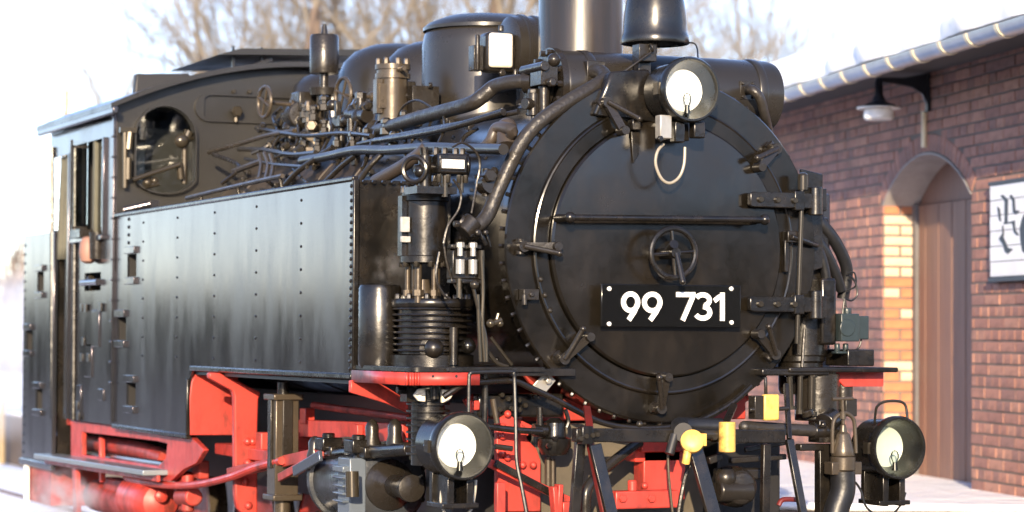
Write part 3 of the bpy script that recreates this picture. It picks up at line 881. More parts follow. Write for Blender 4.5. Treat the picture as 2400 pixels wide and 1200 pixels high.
# strewn brackets and cleats along the boiler flank
random.seed(3)
for k in range(16):
    yy = 1.2 + k * .22; t = R(random.uniform(118, 150))
    p = V(math.cos(t) * .73, yy, ZC + math.sin(t) * .73)
    g = MB(); g.box(p, (.03, random.uniform(.03, .07), .05)); g.cyl(p, p + V(math.cos(t), 0, math.sin(t)) * random.uniform(.03, .07), .012, n=8)
    g.build('pipe_cleat', 'iron', boiler, bevel=.003)

# ---- side tank (left), rear step holes, rivet rows
XT = -1.2
tk = MB()
def arc(cx, cy, r, a0, a1, n=8):
    return [(cx + r * math.cos(R(a0 + (a1 - a0) * i / n)), cy + r * math.sin(R(a0 + (a1 - a0) * i / n))) for i in range(n + 1)]
steps_t = [(-1.200, 4.367, 1.926), (-1.200, 4.580, 1.565), (-1.200, 4.357, 1.191)]
steps_b = [(-1.200, 6.657, 1.871), (-1.200, 6.974, 1.487), (-1.200, 6.668, 1.105)]
def hole(p, w=.2, h=.13):
    y, z = p[1], p[2]
    return [(y - w / 2, z - h / 2), (y + w / 2, z - h / 2), (y + w / 2, z + h / 2), (y - w / 2, z + h / 2)]
TZ = 2.222; TB = 1.362; CBz = 1.0
outline = [(.63, TB), (3.10, TB)] + [(3.17, TB - .06)] + [(3.17, CBz), (4.74, CBz), (4.74, TZ), (.63, TZ)]
tk.prism(outline, [hole(p) for p in steps_t], (XT, 0, 0), (0, 1, 0), (0, 0, 1), (1, 0, 0), .012)
tank = tk.build('side_tank', 'tank', L, angle=20)
g = MB()
g.box((-.97, .64, (TZ + TB) / 2), (.45, .012, TZ - TB - .01)); g.box((-.97, 2.68, TZ - .008), (.45, 4.06, .014)); g.box((-.97, 1.9, TB + .01), (.44, 2.5, .012))
g.box((-.76, 2.6, (TZ + TB) / 2), (.012, 3.9, TZ - TB - .02))
g.build('tank_plate', 'black', tank)
g = MB()   # beading
g.box((XT + .0, 2.68, TZ + .003), (.03, 4.12, .022)); g.box((XT - .002, 1.88, TB - .004), (.028, 2.50, .026)); g.box((XT - .002, 3.95, CBz - .004), (.028, 1.56, .026))
g.box((XT + .004, .628, (TZ + TB) / 2), (.03, .03, TZ - TB)); g.box((XT - .006, 3.165, (TB + CBz) / 2 - .03), (.03, .02, TB - CBz - .06))
g.build('beading', 'black', tank, bevel=.006)
rv = MB()
for i in range(26):
    z = TB + .03 + i * (TZ - TB - .06) / 25
    rv.rivet((XT - .011, .640, z), (-1, 0, 0), .010)
    rv.rivet((-1.185, .632, z), (0, -1, 0), .010)
cols = [(-1.200, 1.355, 1.824), (-1.200, 2.036, 1.837), (-1.200, 2.741, 1.851), (-1.200, 3.430, 1.864), (-1.200, 4.125, 1.878)]
for c in cols:
    for i in range(8):
        z = TB + .05 + i * (TZ - TB - .11) / 7
        if z > TB:
            rv.rivet((XT, c[1], z), (-1, 0, 0), .008)
yy = (-1.200, 4.441, 2.153)[1]
for i in range(5):
    rv.rivet((XT, yy, (-1.200, 4.441, 2.153)[2] + .04 - i * .045), (-1, 0, 0), .012)
for i in range(20):
    rv.bolt((-1.16 + i * .045, .62, TZ - .012), (0, -1, .0), .010, .012)
tag(rv.build('rivets', 'black', tank), kind='stuff')
for p in ((-.86, .66, TZ), (-.80, .66, TZ)):
    g = MB(); g.prism([(-.022, 0), (.022, 0), (.012, .045), (-.012, .045)], [], p, (1, 0, 0), (0, 0, 1), (0, 1, 0), .03); g.build('lifting_lug', 'iron', tank, bevel=.004)
def step_box(p, parent, m='dark'):
    g = MB(); y, z = p[1], p[2]
    g.box((XT + .10, y, z - .074), (.18, .24, .012)); g.box((XT + .10, y, z + .074), (.18, .24, .012)); g.box((XT + .19, y, z), (.012, .24, .16))
    g.box((XT + .1, y - .11, z), (.18, .012, .16)); g.box((XT + .1, y + .11, z), (.18, .012, .16))
    g.build('step_recess', 'dark', parent)
    g = MB(); g.box((XT - .004, y, z - .088), (.03, .22, .04)); g.box((XT - .004, y, z + .088), (.03, .22, .04)); g.build('step_lip', 'tank', parent, bevel=.003)
for p in steps_t: step_box(p, tank)

# ---- cab
CY0, CY1 = 4.74, 6.05
def roof_z(x):
    a = abs(x)
    return 3.14 - .265 * (a / 1.2) ** 2
cabfront = MB()
top = [(-1.2 + 2.4 * i / 24, roof_z(-1.2 + 2.4 * i / 24)) for i in range(25)]
outer = [(-1.2, 1.9)] + top + [(1.2, 1.9)]
wl, wr_ = (-1.099, 4.720, 2.491)[0], (-0.742, 4.720, 2.502)[0]
wb, wt = (-0.928, 4.720, 2.365)[2], (-0.933, 4.720, 2.874)[2]
wcx = (wl + wr_) / 2; wr = (wr_ - wl) / 2
win = [(wcx + wr * math.cos(R(a)), wt - wr + wr * math.sin(R(a))) for a in range(0, 181, 12)] + [(wcx - wr, wb + .08)] + [(wcx + wr * math.cos(R(a)), wb + .1 + .1 * math.sin(R(a))) for a in range(200, 341, 20)] + [(wcx + wr, wb + .08)]
win2 = [(-x, z) for x, z in reversed(win)]
cabfront.prism(outer, [win, win2], (0, 4.72, 0), (1, 0, 0), (0, 0, 1), (0, 1, 0), .02)
cabf = cabfront.build('cab_front', 'cab', L, angle=25)
for s, w in ((-1, win), (1, win2)):
    g = MB()
    ring = [(p[0], p[1]) for p in w]
    cxm = sum(p[0] for p in w) / len(w); czm = sum(p[1] for p in w) / len(w)
    big = [(cxm + (p[0] - cxm) * 1.06, czm + (p[1] - czm) * 1.04) for p in w]
    g.prism(big, [ring], (0, 4.718, 0), (1, 0, 0), (0, 0, 1), (0, -1, 0), .05)
    fr = g.build('window_frame', 'cab', cabf, angle=25)
    g = MB(); g.prism(w, [], (0, 4.735, 0), (1, 0, 0), (0, 0, 1), (0, 1, 0), .004); g.build('pane', 'glass', fr, angle=0)
g = MB()
p = V(-0.831, 4.660, 2.672)
g.ball(p, .045, 14, .8, (0, 1, 0)); g.cyl(p + V(.02, .05, -.03), p + V(.06, .05, .06), .03, n=12); g.cyl(p, p + V(.08, .06, .02), .016, n=10)
g.cyl(p + V(.03, .04, -.25), p + V(.03, .04, .0), .018, n=10)
g.build('wiper_motor', 'brass', cabf)
g = MB(); g.cyl((-1.130, 4.620, 2.432), (-0.854, 4.620, 2.531), .015, n=10); g.build('handrail', 'brass', cabf)
g = MB(); g.cyl((-0.843, 4.660, 2.541), (-0.832, 4.660, 2.446), .022, n=10); g.ball(V(-1.035, 4.660, 2.420), .03); g.ball(V(-0.991, 4.660, 2.431), .025); g.cyl((-1.048, 4.660, 2.399), (-0.966, 4.660, 2.417), .018, n=10); g.build('wiper_linkage', 'brass', cabf)
# raised panel beside the window
pz0, pz1 = (-0.520, 4.700, 2.795)[2], (-0.522, 4.700, 2.965)[2]
px0, px1 = (-0.736, 4.700, 2.868)[0], .0
rr = (pz1 - pz0) / 2
pan = [(px0 + rr + rr * math.cos(R(a)), (pz0 + pz1) / 2 + rr * math.sin(R(a))) for a in range(90, 271, 12)] + [(px1, pz0), (px1, pz1)]
g = MB(); g.prism(pan, [[(max(p[0], px0 + .03) + .025 if p[0] < px1 - .01 else px1 - .02, p[1] * .86 + (pz0 + pz1) / 2 * .14) for p in pan]], (0, 4.72, 0), (1, 0, 0), (0, 0, 1), (0, -1, 0), .022); g.build('panel_frame', 'cab', cabf, angle=25)
g = MB(); q = V(-0.492, 4.680, 2.858); g.bolt(q, (0, -1, 0), .035, .04); g.cyl(q + V(0, 0, -.06), q, .014, n=8); g.bolt(V(-0.497, 4.710, 2.980), (0, -1, 0), .014); g.bolt(V(-0.399, 4.710, 2.984), (0, -1, 0), .014); g.build('bolt_row', 'brass', cabf)
g = MB(); g.cyl((-1.171, 4.660, 2.710), (-1.167, 4.660, 2.386), .016, n=8); g.cyl((-1.140, 4.660, 2.711), (-1.149, 4.660, 2.611), .022, n=8); g.cyl((-1.149, 4.660, 2.561), (-1.150, 4.660, 2.436), .02, n=8); g.box((-1.153, 4.660, 2.723), (.10, .03, .03)); g.build('pipe', 'brass', cabf)
g = MB(); g.cyl((-1.189, 4.600, 2.253), (-1.046, 4.550, 2.290), .02, n=12); g.box((-1.017, 4.580, 2.292), (.05, .05, .04)); g.build('grab_bar', 'tank', cabf)
# cab sides with windows; upper part of the side is set in the same plane
sw0, sw1 = (-1.200, 4.998, 2.377)[1], (-1.200, 5.718, 2.411)[1]
swb, swt = (-1.200, 5.360, 2.119)[2], (-1.200, 5.385, 2.702)[2]
dr0, dr1 = 5.86, 6.22
slot = (-1.200, 5.274, 1.848)
cs = MB()
side_out = [(4.745, CBz), (dr0, CBz), (dr0, 2.66), (6.40, 2.66), (6.40, roof_z(1.2)), (4.745, roof_z(1.2))]
slotp = [(slot[1] - .20, slot[2] - .055), (slot[1] + .20, slot[2] - .055), (slot[1] + .20, slot[2] + .055), (slot[1] - .20, slot[2] + .055)]
winp = [(sw0, swb), (sw1, swb), (sw1, swt), (sw0, swt)]
cs.prism(side_out, [winp, slotp], (XT, 0, 0), (0, 1, 0), (0, 0, 1), (1, 0, 0), .012)
cabside = cs.build('cab_side', 'tank', L, angle=20)
g = MB(); g.box((XT + .12, slot[1], slot[2] - .06), (.22, .42, .01)); g.box((XT + .22, slot[1], slot[2]), (.01, .42, .12)); g.build('step_recess', 'dark', cabside)
g = MB(); g.cyl((XT - .015, slot[1] - .2, slot[2] - .005), (XT - .015, slot[1] + .2, slot[2] - .005), .02, n=12); g.build('step_bar', 'tank', cabside)
g = MB(); g.cyl((XT + .03, slot[1] + .08, slot[2] - .04), (XT + .03, slot[1] + .16, slot[2] + .02), .03, n=10); g.build('grab_handle', 'brass', cabside)
g = MB()
g.box((XT - .006, 4.75, 1.95), (.026, .03, 1.86)); g.box((XT - .006, dr0 - .01, 1.83), (.026, .03, 1.66))
for i in range(14):
    g.box((XT - .012, 4.75, 1.25 + i * .12), (.03, .045, .012))
g.build('beading', 'tank', cabside, bevel=.004)
g = MB()
g.box((XT - .006, (sw0 + sw1) / 2, swb - .012), (.05, sw1 - sw0 + .06, .03)); g.box((XT - .004, sw0 - .01, (swb + swt) / 2), (.03, .03, swt - swb)); g.box((XT - .004, sw1 + .01, (swb + swt) / 2), (.03, .03, swt - swb))
g.build('window_frame', 'tank', cabside, bevel=.005)
g = MB(); yy = sw0 + (sw1 - sw0) * .42
g.box((XT + .02, yy, (swb + swt) / 2), (.03, .05, swt - swb)); g.build('window_post', 'canvas', cabside, bevel=.006)
g = MB(); g.box((XT + .03, sw0 + (sw1 - sw0) * .22, (swb + swt) / 2), (.006, (sw1 - sw0) * .40, (swt - swb) * .96)); g.build('pane', 'glass', cabside)
g = MB(); g.box((XT - .05, sw0 + (sw1 - sw0) * .60, (swb + swt) / 2 + .04), (.10, .012, (swt - swb) * .86)); g.build('wind_deflector', 'glass', cabside)
g = MB(); q = sw0 + (sw1 - sw0) * .60
g.box((XT - .10, q, (swb + swt) / 2 + .04), (.014, .02, (swt - swb) * .9)); g.box((XT - .05, q, swb + .06), (.10, .02, .014)); g.box((XT - .05, q, swt - .03), (.10, .02, .014)); g.box((XT - .05, q - .05, swb + .02), (.08, .26, .05)); g.build('deflector_frame', 'iron', cabside)
pd = V(-1.240, 5.227, 2.040)
g = MB(); g.lathe([(.02, -.085), (.045, -.07), (.055, -.02), (.05, .04), (.035, .07), (.015, .08)], pd, (0, 0, 1), 18); g.build('arm_pad', 'leather', cabside)
g = MB(); g.cyl(pd + V(.03, -.1, -.06), pd + V(.03, -.1, .1), .045, .05, n=14); g.build('arm_pad_bracket', 'iron', cabside)
# stencilled boxes and plates low on the cab side
g = MB()
for p, w, h in (((-1.200, 5.231, 1.565), .3, .22), ((-1.200, 5.380, 1.371), .26, .2), ((-1.200, 5.573, 1.120), .12, .2), ((-1.200, 5.029, 1.172), .14, .07)):
    g.box((XT - .003, p[1], p[2]), (.014, w, h))
g.build('maintenance_plate', 'tank', cabside, bevel=.004)
g = MB()
for p in ((-1.200, 5.490, 1.690), (-1.200, 5.394, 1.689), (-1.200, 5.031, 1.692), (-1.200, 5.438, 1.487), (-1.200, 5.307, 1.390), (-1.200, 5.477, 1.388), (-1.200, 5.572, 1.094), (-1.200, 5.547, 1.029)):
    g.box((XT - .012, p[1], p[2]), (.012, .06, .05))
g.build('hasp', 'iron', cabside, bevel=.003)
# cab roof: curved sheet, hatch and vent
g = MB()
rp = [(-1.27 + 2.54 * i / 30, roof_z(-1.27 + 2.54 * i / 30)) for i in range(31)]
poly = rp + [(x, z + .03) for x, z in reversed(rp)]
g.prism(poly, [], (0, 4.60, 0), (1, 0, 0), (0, 0, 1), (0, 1, 0), 1.92)
roof = g.build('cab_roof', 'dome', L, angle=30)
g = MB()
g.box((XT - .05, 5.55, roof_z(1.25) - .02), (.035, 1.95, .045)); g.build('rain_strip', 'tank', roof, bevel=.008)
g = MB(); q0 = (-1.036, 5.000, 3.091); q1 = (-0.685, 5.000, 3.107)
g.prism([(q0[0], q0[2] - .22), (q1[0], q0[2] - .22), (q1[0], q1[2]), (q0[0] + .02, q0[2])], [], (0, 5.0, 0), (1, 0, 0), (0, 0, 1), (0, 1, 0), .06); g.build('roof_vent', 'dark', roof, bevel=.01)
g = MB(); q0 = (-0.551, 5.400, 3.213); q1 = (0.238, 5.400, 3.272)
g.prism([(q0[0], q0[2]), (q0[0] + .14, q0[2] + .045), (.7, q1[2] + .03), (.7, q1[2] - .01), (q0[0] + .2, q0[2] + .01)], [], (0, 4.85, 0), (1, 0, 0), (0, 0, 1), (0, 1, 0), 1.1); g.build('vent_hood', 'cab', roof, angle=30)
g = MB()
for x in (q0[0] + .12, q0[0] + .3, .2):
    g.box((x, 4.95, 3.2), (.012, .03, .16))
g.bar((q0[0] + .05, 4.93, 3.09), (q0[0] + .36, 4.93, 3.21), .02, .02); g.build('vent_stay', 'iron', roof)
g = MB(); g.prism([(-1.18, 1.0)] + [(x * .98, z - .03) for x, z in top] + [(1.18, 1.0)], [], (0, 6.05, 0), (1, 0, 0), (0, 0, 1), (0, 1, 0), .02); g.build('cab_wall', 'dark', L)
g = MB(); g.box((0, 5.4, 1.05), (2.36, 1.3, .04)); g.build('cab_floor', 'dark', L)
g = MB(); g.cyl((0, 4.78, ZC), (0, 4.9, ZC), .62, n=40); g.build('boiler_backhead', 'soot', L)
g = MB(); g.box((-0.769, 5.200, 2.528), (.34, .25, .5)); g.tube([V(-0.888, 5.200, 2.473), V(-0.882, 5.200, 2.654), V(-0.819, 5.200, 2.747), V(-0.745, 5.200, 2.776)], .035, 10); g.build('driver_seat', 'dark', L, bevel=.05)  # seat coloured dark to stand in for the shaded cab interior
# door curtain
g = MB()
cu0, cu1 = 5.84, 6.24
ztop, zbot = 2.66, (-1.200, 6.013, 2.005)[2]
N = 22
for i in range(N + 1):
    t = i / N
    y = cu0 + (cu1 - cu0) * t
    off = .018 * math.sin(t * 19) + .01 * math.sin(t * 41)
    for j in range(9):
        s = j / 8
        g.v.append((XT + .03 + off * (.5 + s), y + .03 * s * math.sin(t * 7), ztop + (zbot - ztop) * s))
for i in range(N):
    for j in range(8):
        a = i * 9 + j; g.f.append((a, a + 9, a + 10, a + 1))
cur = g.build('door_curtain', 'canvas', cabside)
sm = cur.modifiers.new('thickness', 'SOLIDIFY'); sm.thickness = .006
g = MB(); g.cyl((-1.210, 5.711, 2.689), (-1.210, 5.679, 0.999), .014, n=10); g.cyl((-1.210, 6.330, 2.729), (-1.210, 6.247, 0.980), .014, n=10); g.build('grab_rail', 'black', cabside)

# ---- coal bunker behind the door
B0, B1 = 6.22, 7.15
g = MB()
g.prism([(B0, .69), (B1, .69), (B1, 2.185), (B0, 2.185)], [hole(p, .19, .13) for p in steps_b], (XT, 0, 0), (0, 1, 0), (0, 0, 1), (1, 0, 0), .012)
bunker = g.build('coal_bunker', 'tank', L, angle=20)
g = MB(); g.box((0, B0 + .01, 1.43), (2.36, .012, 1.48)); g.box((0, B1 - .01, 1.43), (2.36, .012, 1.48)); g.box((1.19, (B0 + B1) / 2, 1.43), (.012, B1 - B0 - .03, 1.48)); g.box((0, (B0 + B1) / 2, 2.1), (2.36, B1 - B0 - .04, .012)); g.build('bunker_plate', 'black', bunker)
rv = MB()
for i in range(24):
    rv.rivet((XT, B1 - .03, .74 + i * .06), (-1, 0, 0), .011); rv.rivet((XT, B0 + .03, .74 + i * .06), (-1, 0, 0), .011)
tag(rv.build('rivets', 'tank', bunker), kind='stuff')
for p in steps_b: step_box(p, bunker)
g = MB(); g.box((XT - .006, B0, 1.44), (.03, .03, 1.5)); g.box((XT - .006, (B0 + B1) / 2, .68), (.03, B1 - B0, .04)); g.build('beading', 'tank', bunker, bevel=.005)
g = MB(); g.tube([(-1.180, 6.328, 0.990), (-1.160, 6.385, 0.906), (-1.160, 6.595, 0.787)], .022, 8); g.build('grab_rail', 'tank', bunker)

# ---- far side tank and cab side, plain, for other viewpoints
g = MB(); g.box((.98, 2.68, (TZ + TB) / 2), (.44, 4.1, TZ - TB)); g.build('side_tank', 'tank', L, bevel=.01)
g = MB(); g.box((1.19, 5.4, 1.95), (.014, 1.31, 1.88)); g.build('cab_side', 'tank', L)

# ---- running platform, left front corner
def rounded_rect(x0, x1, y0, y1, r):
    return arc(x0 + r, y0 + r, r, 180, 270, 6) + arc(x1 - r, y0 + r, r, 270, 360, 6) + arc(x1 - r, y1 - r, r, 0, 90, 6) + arc(x0 + r, y1 - r, r, 90, 180, 6)
PZ = 1.405
platform = fitting('running_platform', 'black', lambda g: (
    g.prism(arc(-1.2 + .04, -.08 + .04, .04, 180, 270, 6) + [(-.60, -.08), (-.60, .62), (-1.2, .62)], [], (0, 0, PZ - .016), (1, 0, 0), (0, 1, 0), (0, 0, 1), .02),
    g.box((-.60, .0, PZ - .018), (.30, .12, .03)), g.box((-.48, .05, PZ - .02), (.24, .05, .026))), .003)
vm = MB()   # red valance, bent round the corner
path = [(-1.205, .60)] + arc(-1.205 + .035, -.085 + .035, .035, 180, 270, 6) + [(-.905, -.085)]
for i in range(len(path) - 1):
    a, b = path[i], path[i + 1]
    vm.add([(a[0], a[1], PZ - .018), (b[0], b[1], PZ - .018), (b[0], b[1], PZ - .070), (a[0], a[1], PZ - .070)], [(0, 1, 2, 3)])
val = vm.build('valance', 'red', platform, angle=60)
sm = val.modifiers.new('thickness', 'SOLIDIFY'); sm.thickness = .014
g = MB()
for p in ((-1.114, -0.100, 1.372), (-1.010, -0.100, 1.372), (-1.048, -0.100, 1.400)):
    g.cyl(p, V(*p) + V(0, .004, 0), .006, n=10)
g.build('bolt_hole', 'dark', platform)
g = MB()
g.prism([(x, z) for x, y, z in ((-1.229, 0.580, 1.342), (-1.158, 0.580, 1.353), (-1.065, 0.580, 1.317), (-0.959, 0.580, 1.251), (-0.958, 0.580, 1.199), (-1.064, 0.580, 1.242), (-1.229, 0.580, 1.290))], [], (0, .58, 0), (1, 0, 0), (0, 0, 1), (0, 1, 0), .03)
g.build('gusset', 'red', platform, bevel=.004)
# right platform
platr = fitting('running_platform', 'black', lambda g: (g.box((.86, .28, PZ - .008), (.56, .70, .022)), g.box((.62, .0, PZ - .018), (.34, .12, .03)), g.box((.52, .05, PZ - .02), (.22, .05, .026)),
                g.box((1.0, .12, PZ + .045), (.14, .2, .075))), .006)
g = MB()
g.prism([(.86, PZ - .02), (1.135, PZ - .02), (1.135, PZ - .085), (.93, PZ - .085)], [], (0, .05, 0), (1, 0, 0), (0, 0, 1), (0, 1, 0), .012); g.box((1.13, .32, PZ - .05), (.012, .54, .06))
g.build('valance', 'red', platr, bevel=.003)

# ---- air reservoir standing by the tank
g = MB(); p = V(-1.115, 0.531, 1.587)
g.lathe([(.06, -.20), (.088, -.19), (.094, -.17), (.094, .155), (.088, .17), (.05, .178), (.001, .18)], p, (0, 0, 1), 32)
g.build('air_reservoir', 'black', L)

# ---- air pump: steam cylinder above, finned air cylinder below
ap = V(-1.000, 0.294, 2.008)
cyl_x, cyl_y = ap.x, ap.y
m_ = MB()
zt, zb_ = (-1.000, 0.296, 2.145)[2], (-1.000, 0.291, 1.869)[2]
m_.lathe([(.10, zb_ - .02), (.108, zb_ - .018), (.108, zb_ + .008), (.097, zb_ + .012), (.096, zt - .035), (.104, zt - .03), (.104, zt + .004), (.09, zt + .008)], (cyl_x, cyl_y, 0), (0, 0, 1), 40)
m_.box((cyl_x - .10, cyl_y + .0, (zt + zb_) / 2), (.03, .05, zt - zb_ - .02))
pump = m_.build('air_pump', 'black', L, angle=40)
g = MB()
for i in range(10):
    t = i * math.pi / 5 + .2
    g.bolt((cyl_x + .092 * math.cos(t), cyl_y + .092 * math.sin(t), zt + .004), (0, 0, 1), .014, .03); g.bolt((cyl_x + .098 * math.cos(t), cyl_y + .098 * math.sin(t), zb_ - .018), (0, 0, -1), .013, .02)
g.build('bolt_row', 'bolt', pump)
g = MB(); g.box((-1.109, 0.250, 2.011), (.04, .02, .065)); g.build('maker_plate', 'dull_white', pump, bevel=.003)
g = MB(); g.box((-1.106, 0.250, 1.948), (.042, .02, .026)); g.build('maker_plate', 'dull_white', pump, bevel=.003)
fx = V(-0.930, 0.378, 1.560)
fzt, fzb = (-0.930, 0.381, 1.699)[2], PZ
g = MB()
g.cyl((fx.x, fx.y, fzb), (fx.x, fx.y, fzt - .02), .15, n=40)
g.build('fin_core', 'black', pump)
nf = 9
for i in range(nf):
    z = fzb + .07 + (fzt - fzb - .09) * i / (nf - 1)
    g = MB(); g.lathe([(.14, -.006), (.172, -.0045), (.174, 0), (.172, .0045), (.14, .006)] if i < nf - 1 else [(.14, -.02), (.174, -.018), (.178, -.01), (.178, .01), (.172, .018), (.1, .02)], (fx.x, fx.y, z), (0, 0, 1), 48)
    g.build('fin', 'black', pump, angle=40)
g = MB()
g.lathe([(.16, 0), (.18, .004), (.18, .05), (.165, .055)], (fx.x, fx.y, fzb), (0, 0, 1), 44)
for i in range(12):
    t = i * math.pi / 6; g.bolt((fx.x + .16 * math.cos(t), fx.y + .16 * math.sin(t), fzt), (0, 0, 1), .013, .02)
q = V(-1.040, 0.162, 1.488) ; q = V(fx.x - .09, fx.y - .14, fzb + .06)
g.ball(q + V(.03, -.03, .02), .042, 16); g.cyl(q + V(.03, 0, .02), q + V(.06, .1, .02), .05, n=16)
g.cyl(q + V(.115, -.045, -.05), q + V(.115, -.045, .11), .02, n=14); g.ball(q + V(.2, -.0, .03), .035)
g.build('pump_base', 'black', pump)
g = MB()   # rods between the two cylinders
for dx, dy, rr in ((-.045, -.04, .016), (-.02, .05, .02), (.02, -.06, .012), (.055, .0, .016), (-.07, .02, .012)):
    g.cyl((cyl_x + dx, cyl_y + dy, fzt - .02), (cyl_x + dx, cyl_y + dy, zb_ + .0), rr, n=12)
    g.cyl((cyl_x + dx, cyl_y + dy, fzt + .01), (cyl_x + dx, cyl_y + dy, fzt + .035), rr * 1.6, n=6)
g.cyl((cyl_x - .01, cyl_y, fzt), (cyl_x - .01, cyl_y, fzt + .08), .045, .03, n=16)
g.build('tie_rod', 'steel', pump)
g = MB()   # second air cylinder under the platform
lx = V(-1.000, 0.243, 1.152)
z0, z1 = (-1.000, 0.241, 1.039)[2], (-1.000, 0.245, 1.249)[2]
g.cyl((lx.x, lx.y, z0 - .05), (lx.x, lx.y, PZ - .03), .072, n=28)
for i in range(8):
    g.lathe([(.07, -.005), (.094, -.004), (.094, .004), (.07, .005)], (lx.x, lx.y, z0 + (z1 - z0) * i / 7), (0, 0, 1), 32)
g.lathe([(.10, -.015), (.10, .02)], (lx.x, lx.y, z1 + .03), (0, 0, 1), 32)
g.cyl(V(-1.029, 0.100, 1.327), V(-1.028, 0.100, 1.273), .018, n=12)
g.box((lx.x - .095, lx.y - .02, z1 + .06), (.05, .08, .10)); g.bolt((lx.x - .12, lx.y - .02, z1 + .06), (-1, 0, 0), .02, .03)
g.build('air_cylinder', 'black', pump)
for pts in ([(-1.075, 0.080, 1.319), (-1.075, 0.080, 1.262), (-1.105, 0.080, 1.265), (-1.127, 0.080, 1.290), (-1.106, 0.080, 1.315)], [(-1.002, 0.080, 1.315), (-1.001, 0.080, 1.256), (-0.971, 0.080, 1.265), (-0.951, 0.080, 1.290), (-0.971, 0.080, 1.311)]):
    g = MB(); g.prism([(p[0], p[2]) for p in pts], [], (0, .08, 0), (1, 0, 0), (0, 0, 1), (0, 1, 0), .02); g.build('valve_cover', 'cream', pump, bevel=.004)

# ---- lubricator with a label, on top of the pump
lb = V(-0.973, 0.120, 2.262)
g = MB()
g.box(lb, (.135, .16, .085)); g.cyl(lb + V(.075, .02, -.0), lb + V(.10, .02, 0), .06, n=20)
lub = g.build('lubricator', 'black', L, bevel=.010)
g = MB(); g.box(lb + V(-.006, -.083, -.003), (.118, .01, .05)); g.build('frame', 'iron', lub, bevel=.003)
g = MB(); g.box(lb + V(-.006, -.09, -.002), (.10, .008, .036)); g.build('label_plate', 'white', lub)
g = MB()
for dx in (-.06, -.02, .03, .06):
    g.bolt(lb + V(dx, -.03, .042), (0, 0, 1), .013, .028); g.bolt(lb + V(dx, -.07, -.05), (0, 0, -1), .011, .03)
g.cyl(lb + V(-.03, -.06, -.14), lb + V(-.03, -.06, -.05), .013, n=10); g.cyl(lb + V(.045, -.06, -.12), lb + V(.045, -.06, -.05), .01, n=10)
g.build('bolt_row', 'bolt', lub)
g = MB(); wc = V(-1.116, 0.120, 2.238)
g.ring(wc, (-.7, -.7, 0), .052, .011, 28, 8); g.ball(V(-1.091, 0.120, 2.230), .028); g.cyl(wc, lb, .02, n=12)
g.cyl(V(-1.070, 0.120, 2.297), V(-1.069, 0.120, 2.153), .028, n=16); g.box(V(-1.042, 0.120, 2.150), (.18, .14, .03)); g.cyl(V(-1.076, 0.120, 2.333), V(-1.070, 0.120, 2.288), .018, n=10)
g.build('ratchet_wheel', 'black', lub)
# ---- oil pump with bright glasses beside the smokebox
op = V(-0.916, 0.020, 1.839)
g = MB()
g.box(op + V(0, .05, .0), (.12, .07, .12)); g.box(op + V(-.0, .03, .075), (.14, .05, .02)); g.box(op + V(0, .03, -.07), (.14, .05, .02)); g.cyl(V(-0.858, 0.020, 1.974), V(-0.829, 0.020, 1.921), .012, n=8); g.bar(V(-0.907, 0.020, 1.959), V(-0.825, 0.020, 1.973), .014, .014); g.bar(V(-0.829, 0.020, 1.969), V(-0.809, 0.020, 1.912), .012, .012)
oil = g.build('oil_pump', 'black', L, bevel=.004)
for dx, dz, rr in ((-.036, .0, .019), (.022, .0, .019)):
    g = MB(); g.cyl(op + V(dx, -.01, -.04 + dz), op + V(dx, -.01, .02 + dz), rr, n=14); g.cyl(op + V(dx, -.01, .035), op + V(dx, -.01, .075), .012, n=10); g.bolt(op + V(dx, -.01, .075), (0, 0, 1), .018, .018); g.build('sight_glass', 'silver', oil)  # silver colour stands in for the bright glint on the glass
g = MB(); g.ball(op + V(.022, -.03, -.085), .02); g.cyl(op + V(.065, .0, -.06), op + V(.065, 0, .06), .014, n=10); g.cyl(op + V(-.035, 0, -.14), op + V(-.035, 0, -.06), .012, n=8); g.build('bolt_row', 'bolt', oil)
# bundle of small pipes running down behind the pump
for pts, r in (([(-0.860, 0.000, 1.875), (-0.852, 0.000, 1.732), (-0.854, 0.000, 1.588), (-0.842, 0.000, 1.431)], .009), ([(-0.875, 0.000, 1.713), (-0.870, 0.000, 1.588), (-0.861, 0.000, 1.431)], .008), ([(-0.898, 0.000, 1.749), (-0.870, 0.000, 1.642), (-0.839, 0.000, 1.535), (-0.834, 0.000, 1.431)], .008), ([(-0.792, 0.100, 1.480), (-0.743, 0.100, 1.426), (-0.693, 0.100, 1.408)], .010), ([(-0.773, 0.100, 1.534), (-0.713, 0.100, 1.462), (-0.674, 0.100, 1.417)], .008)):
    pipe(pts, r, 'bolt', 8, 5, name='thin_pipe')
fitting('drain_cock', 'brass', lambda g: (g.cyl((-0.795, 0.050, 1.589), (-0.746, 0.050, 1.607), .014, n=10), g.ball(V(-0.795, 0.050, 1.592), .02), g.cyl((-0.771, 0.050, 1.596), (-0.760, 0.050, 1.634), .008, n=8), g.ball(V(-0.751, 0.050, 1.592), .016)))
fitting('gauge', 'iron', lambda g: (g.cyl((-0.798, 0.120, 2.184), (-0.794, 0.050, 2.188), .045, n=20), g.ball(V(-0.762, 0.100, 2.239), .02), g.cyl((-0.801, 0.100, 2.132), (-0.801, 0.100, 2.250), .016, n=10), g.bolt(V(-0.808, 0.050, 2.217), (0, -1, 0), .03, .03)))
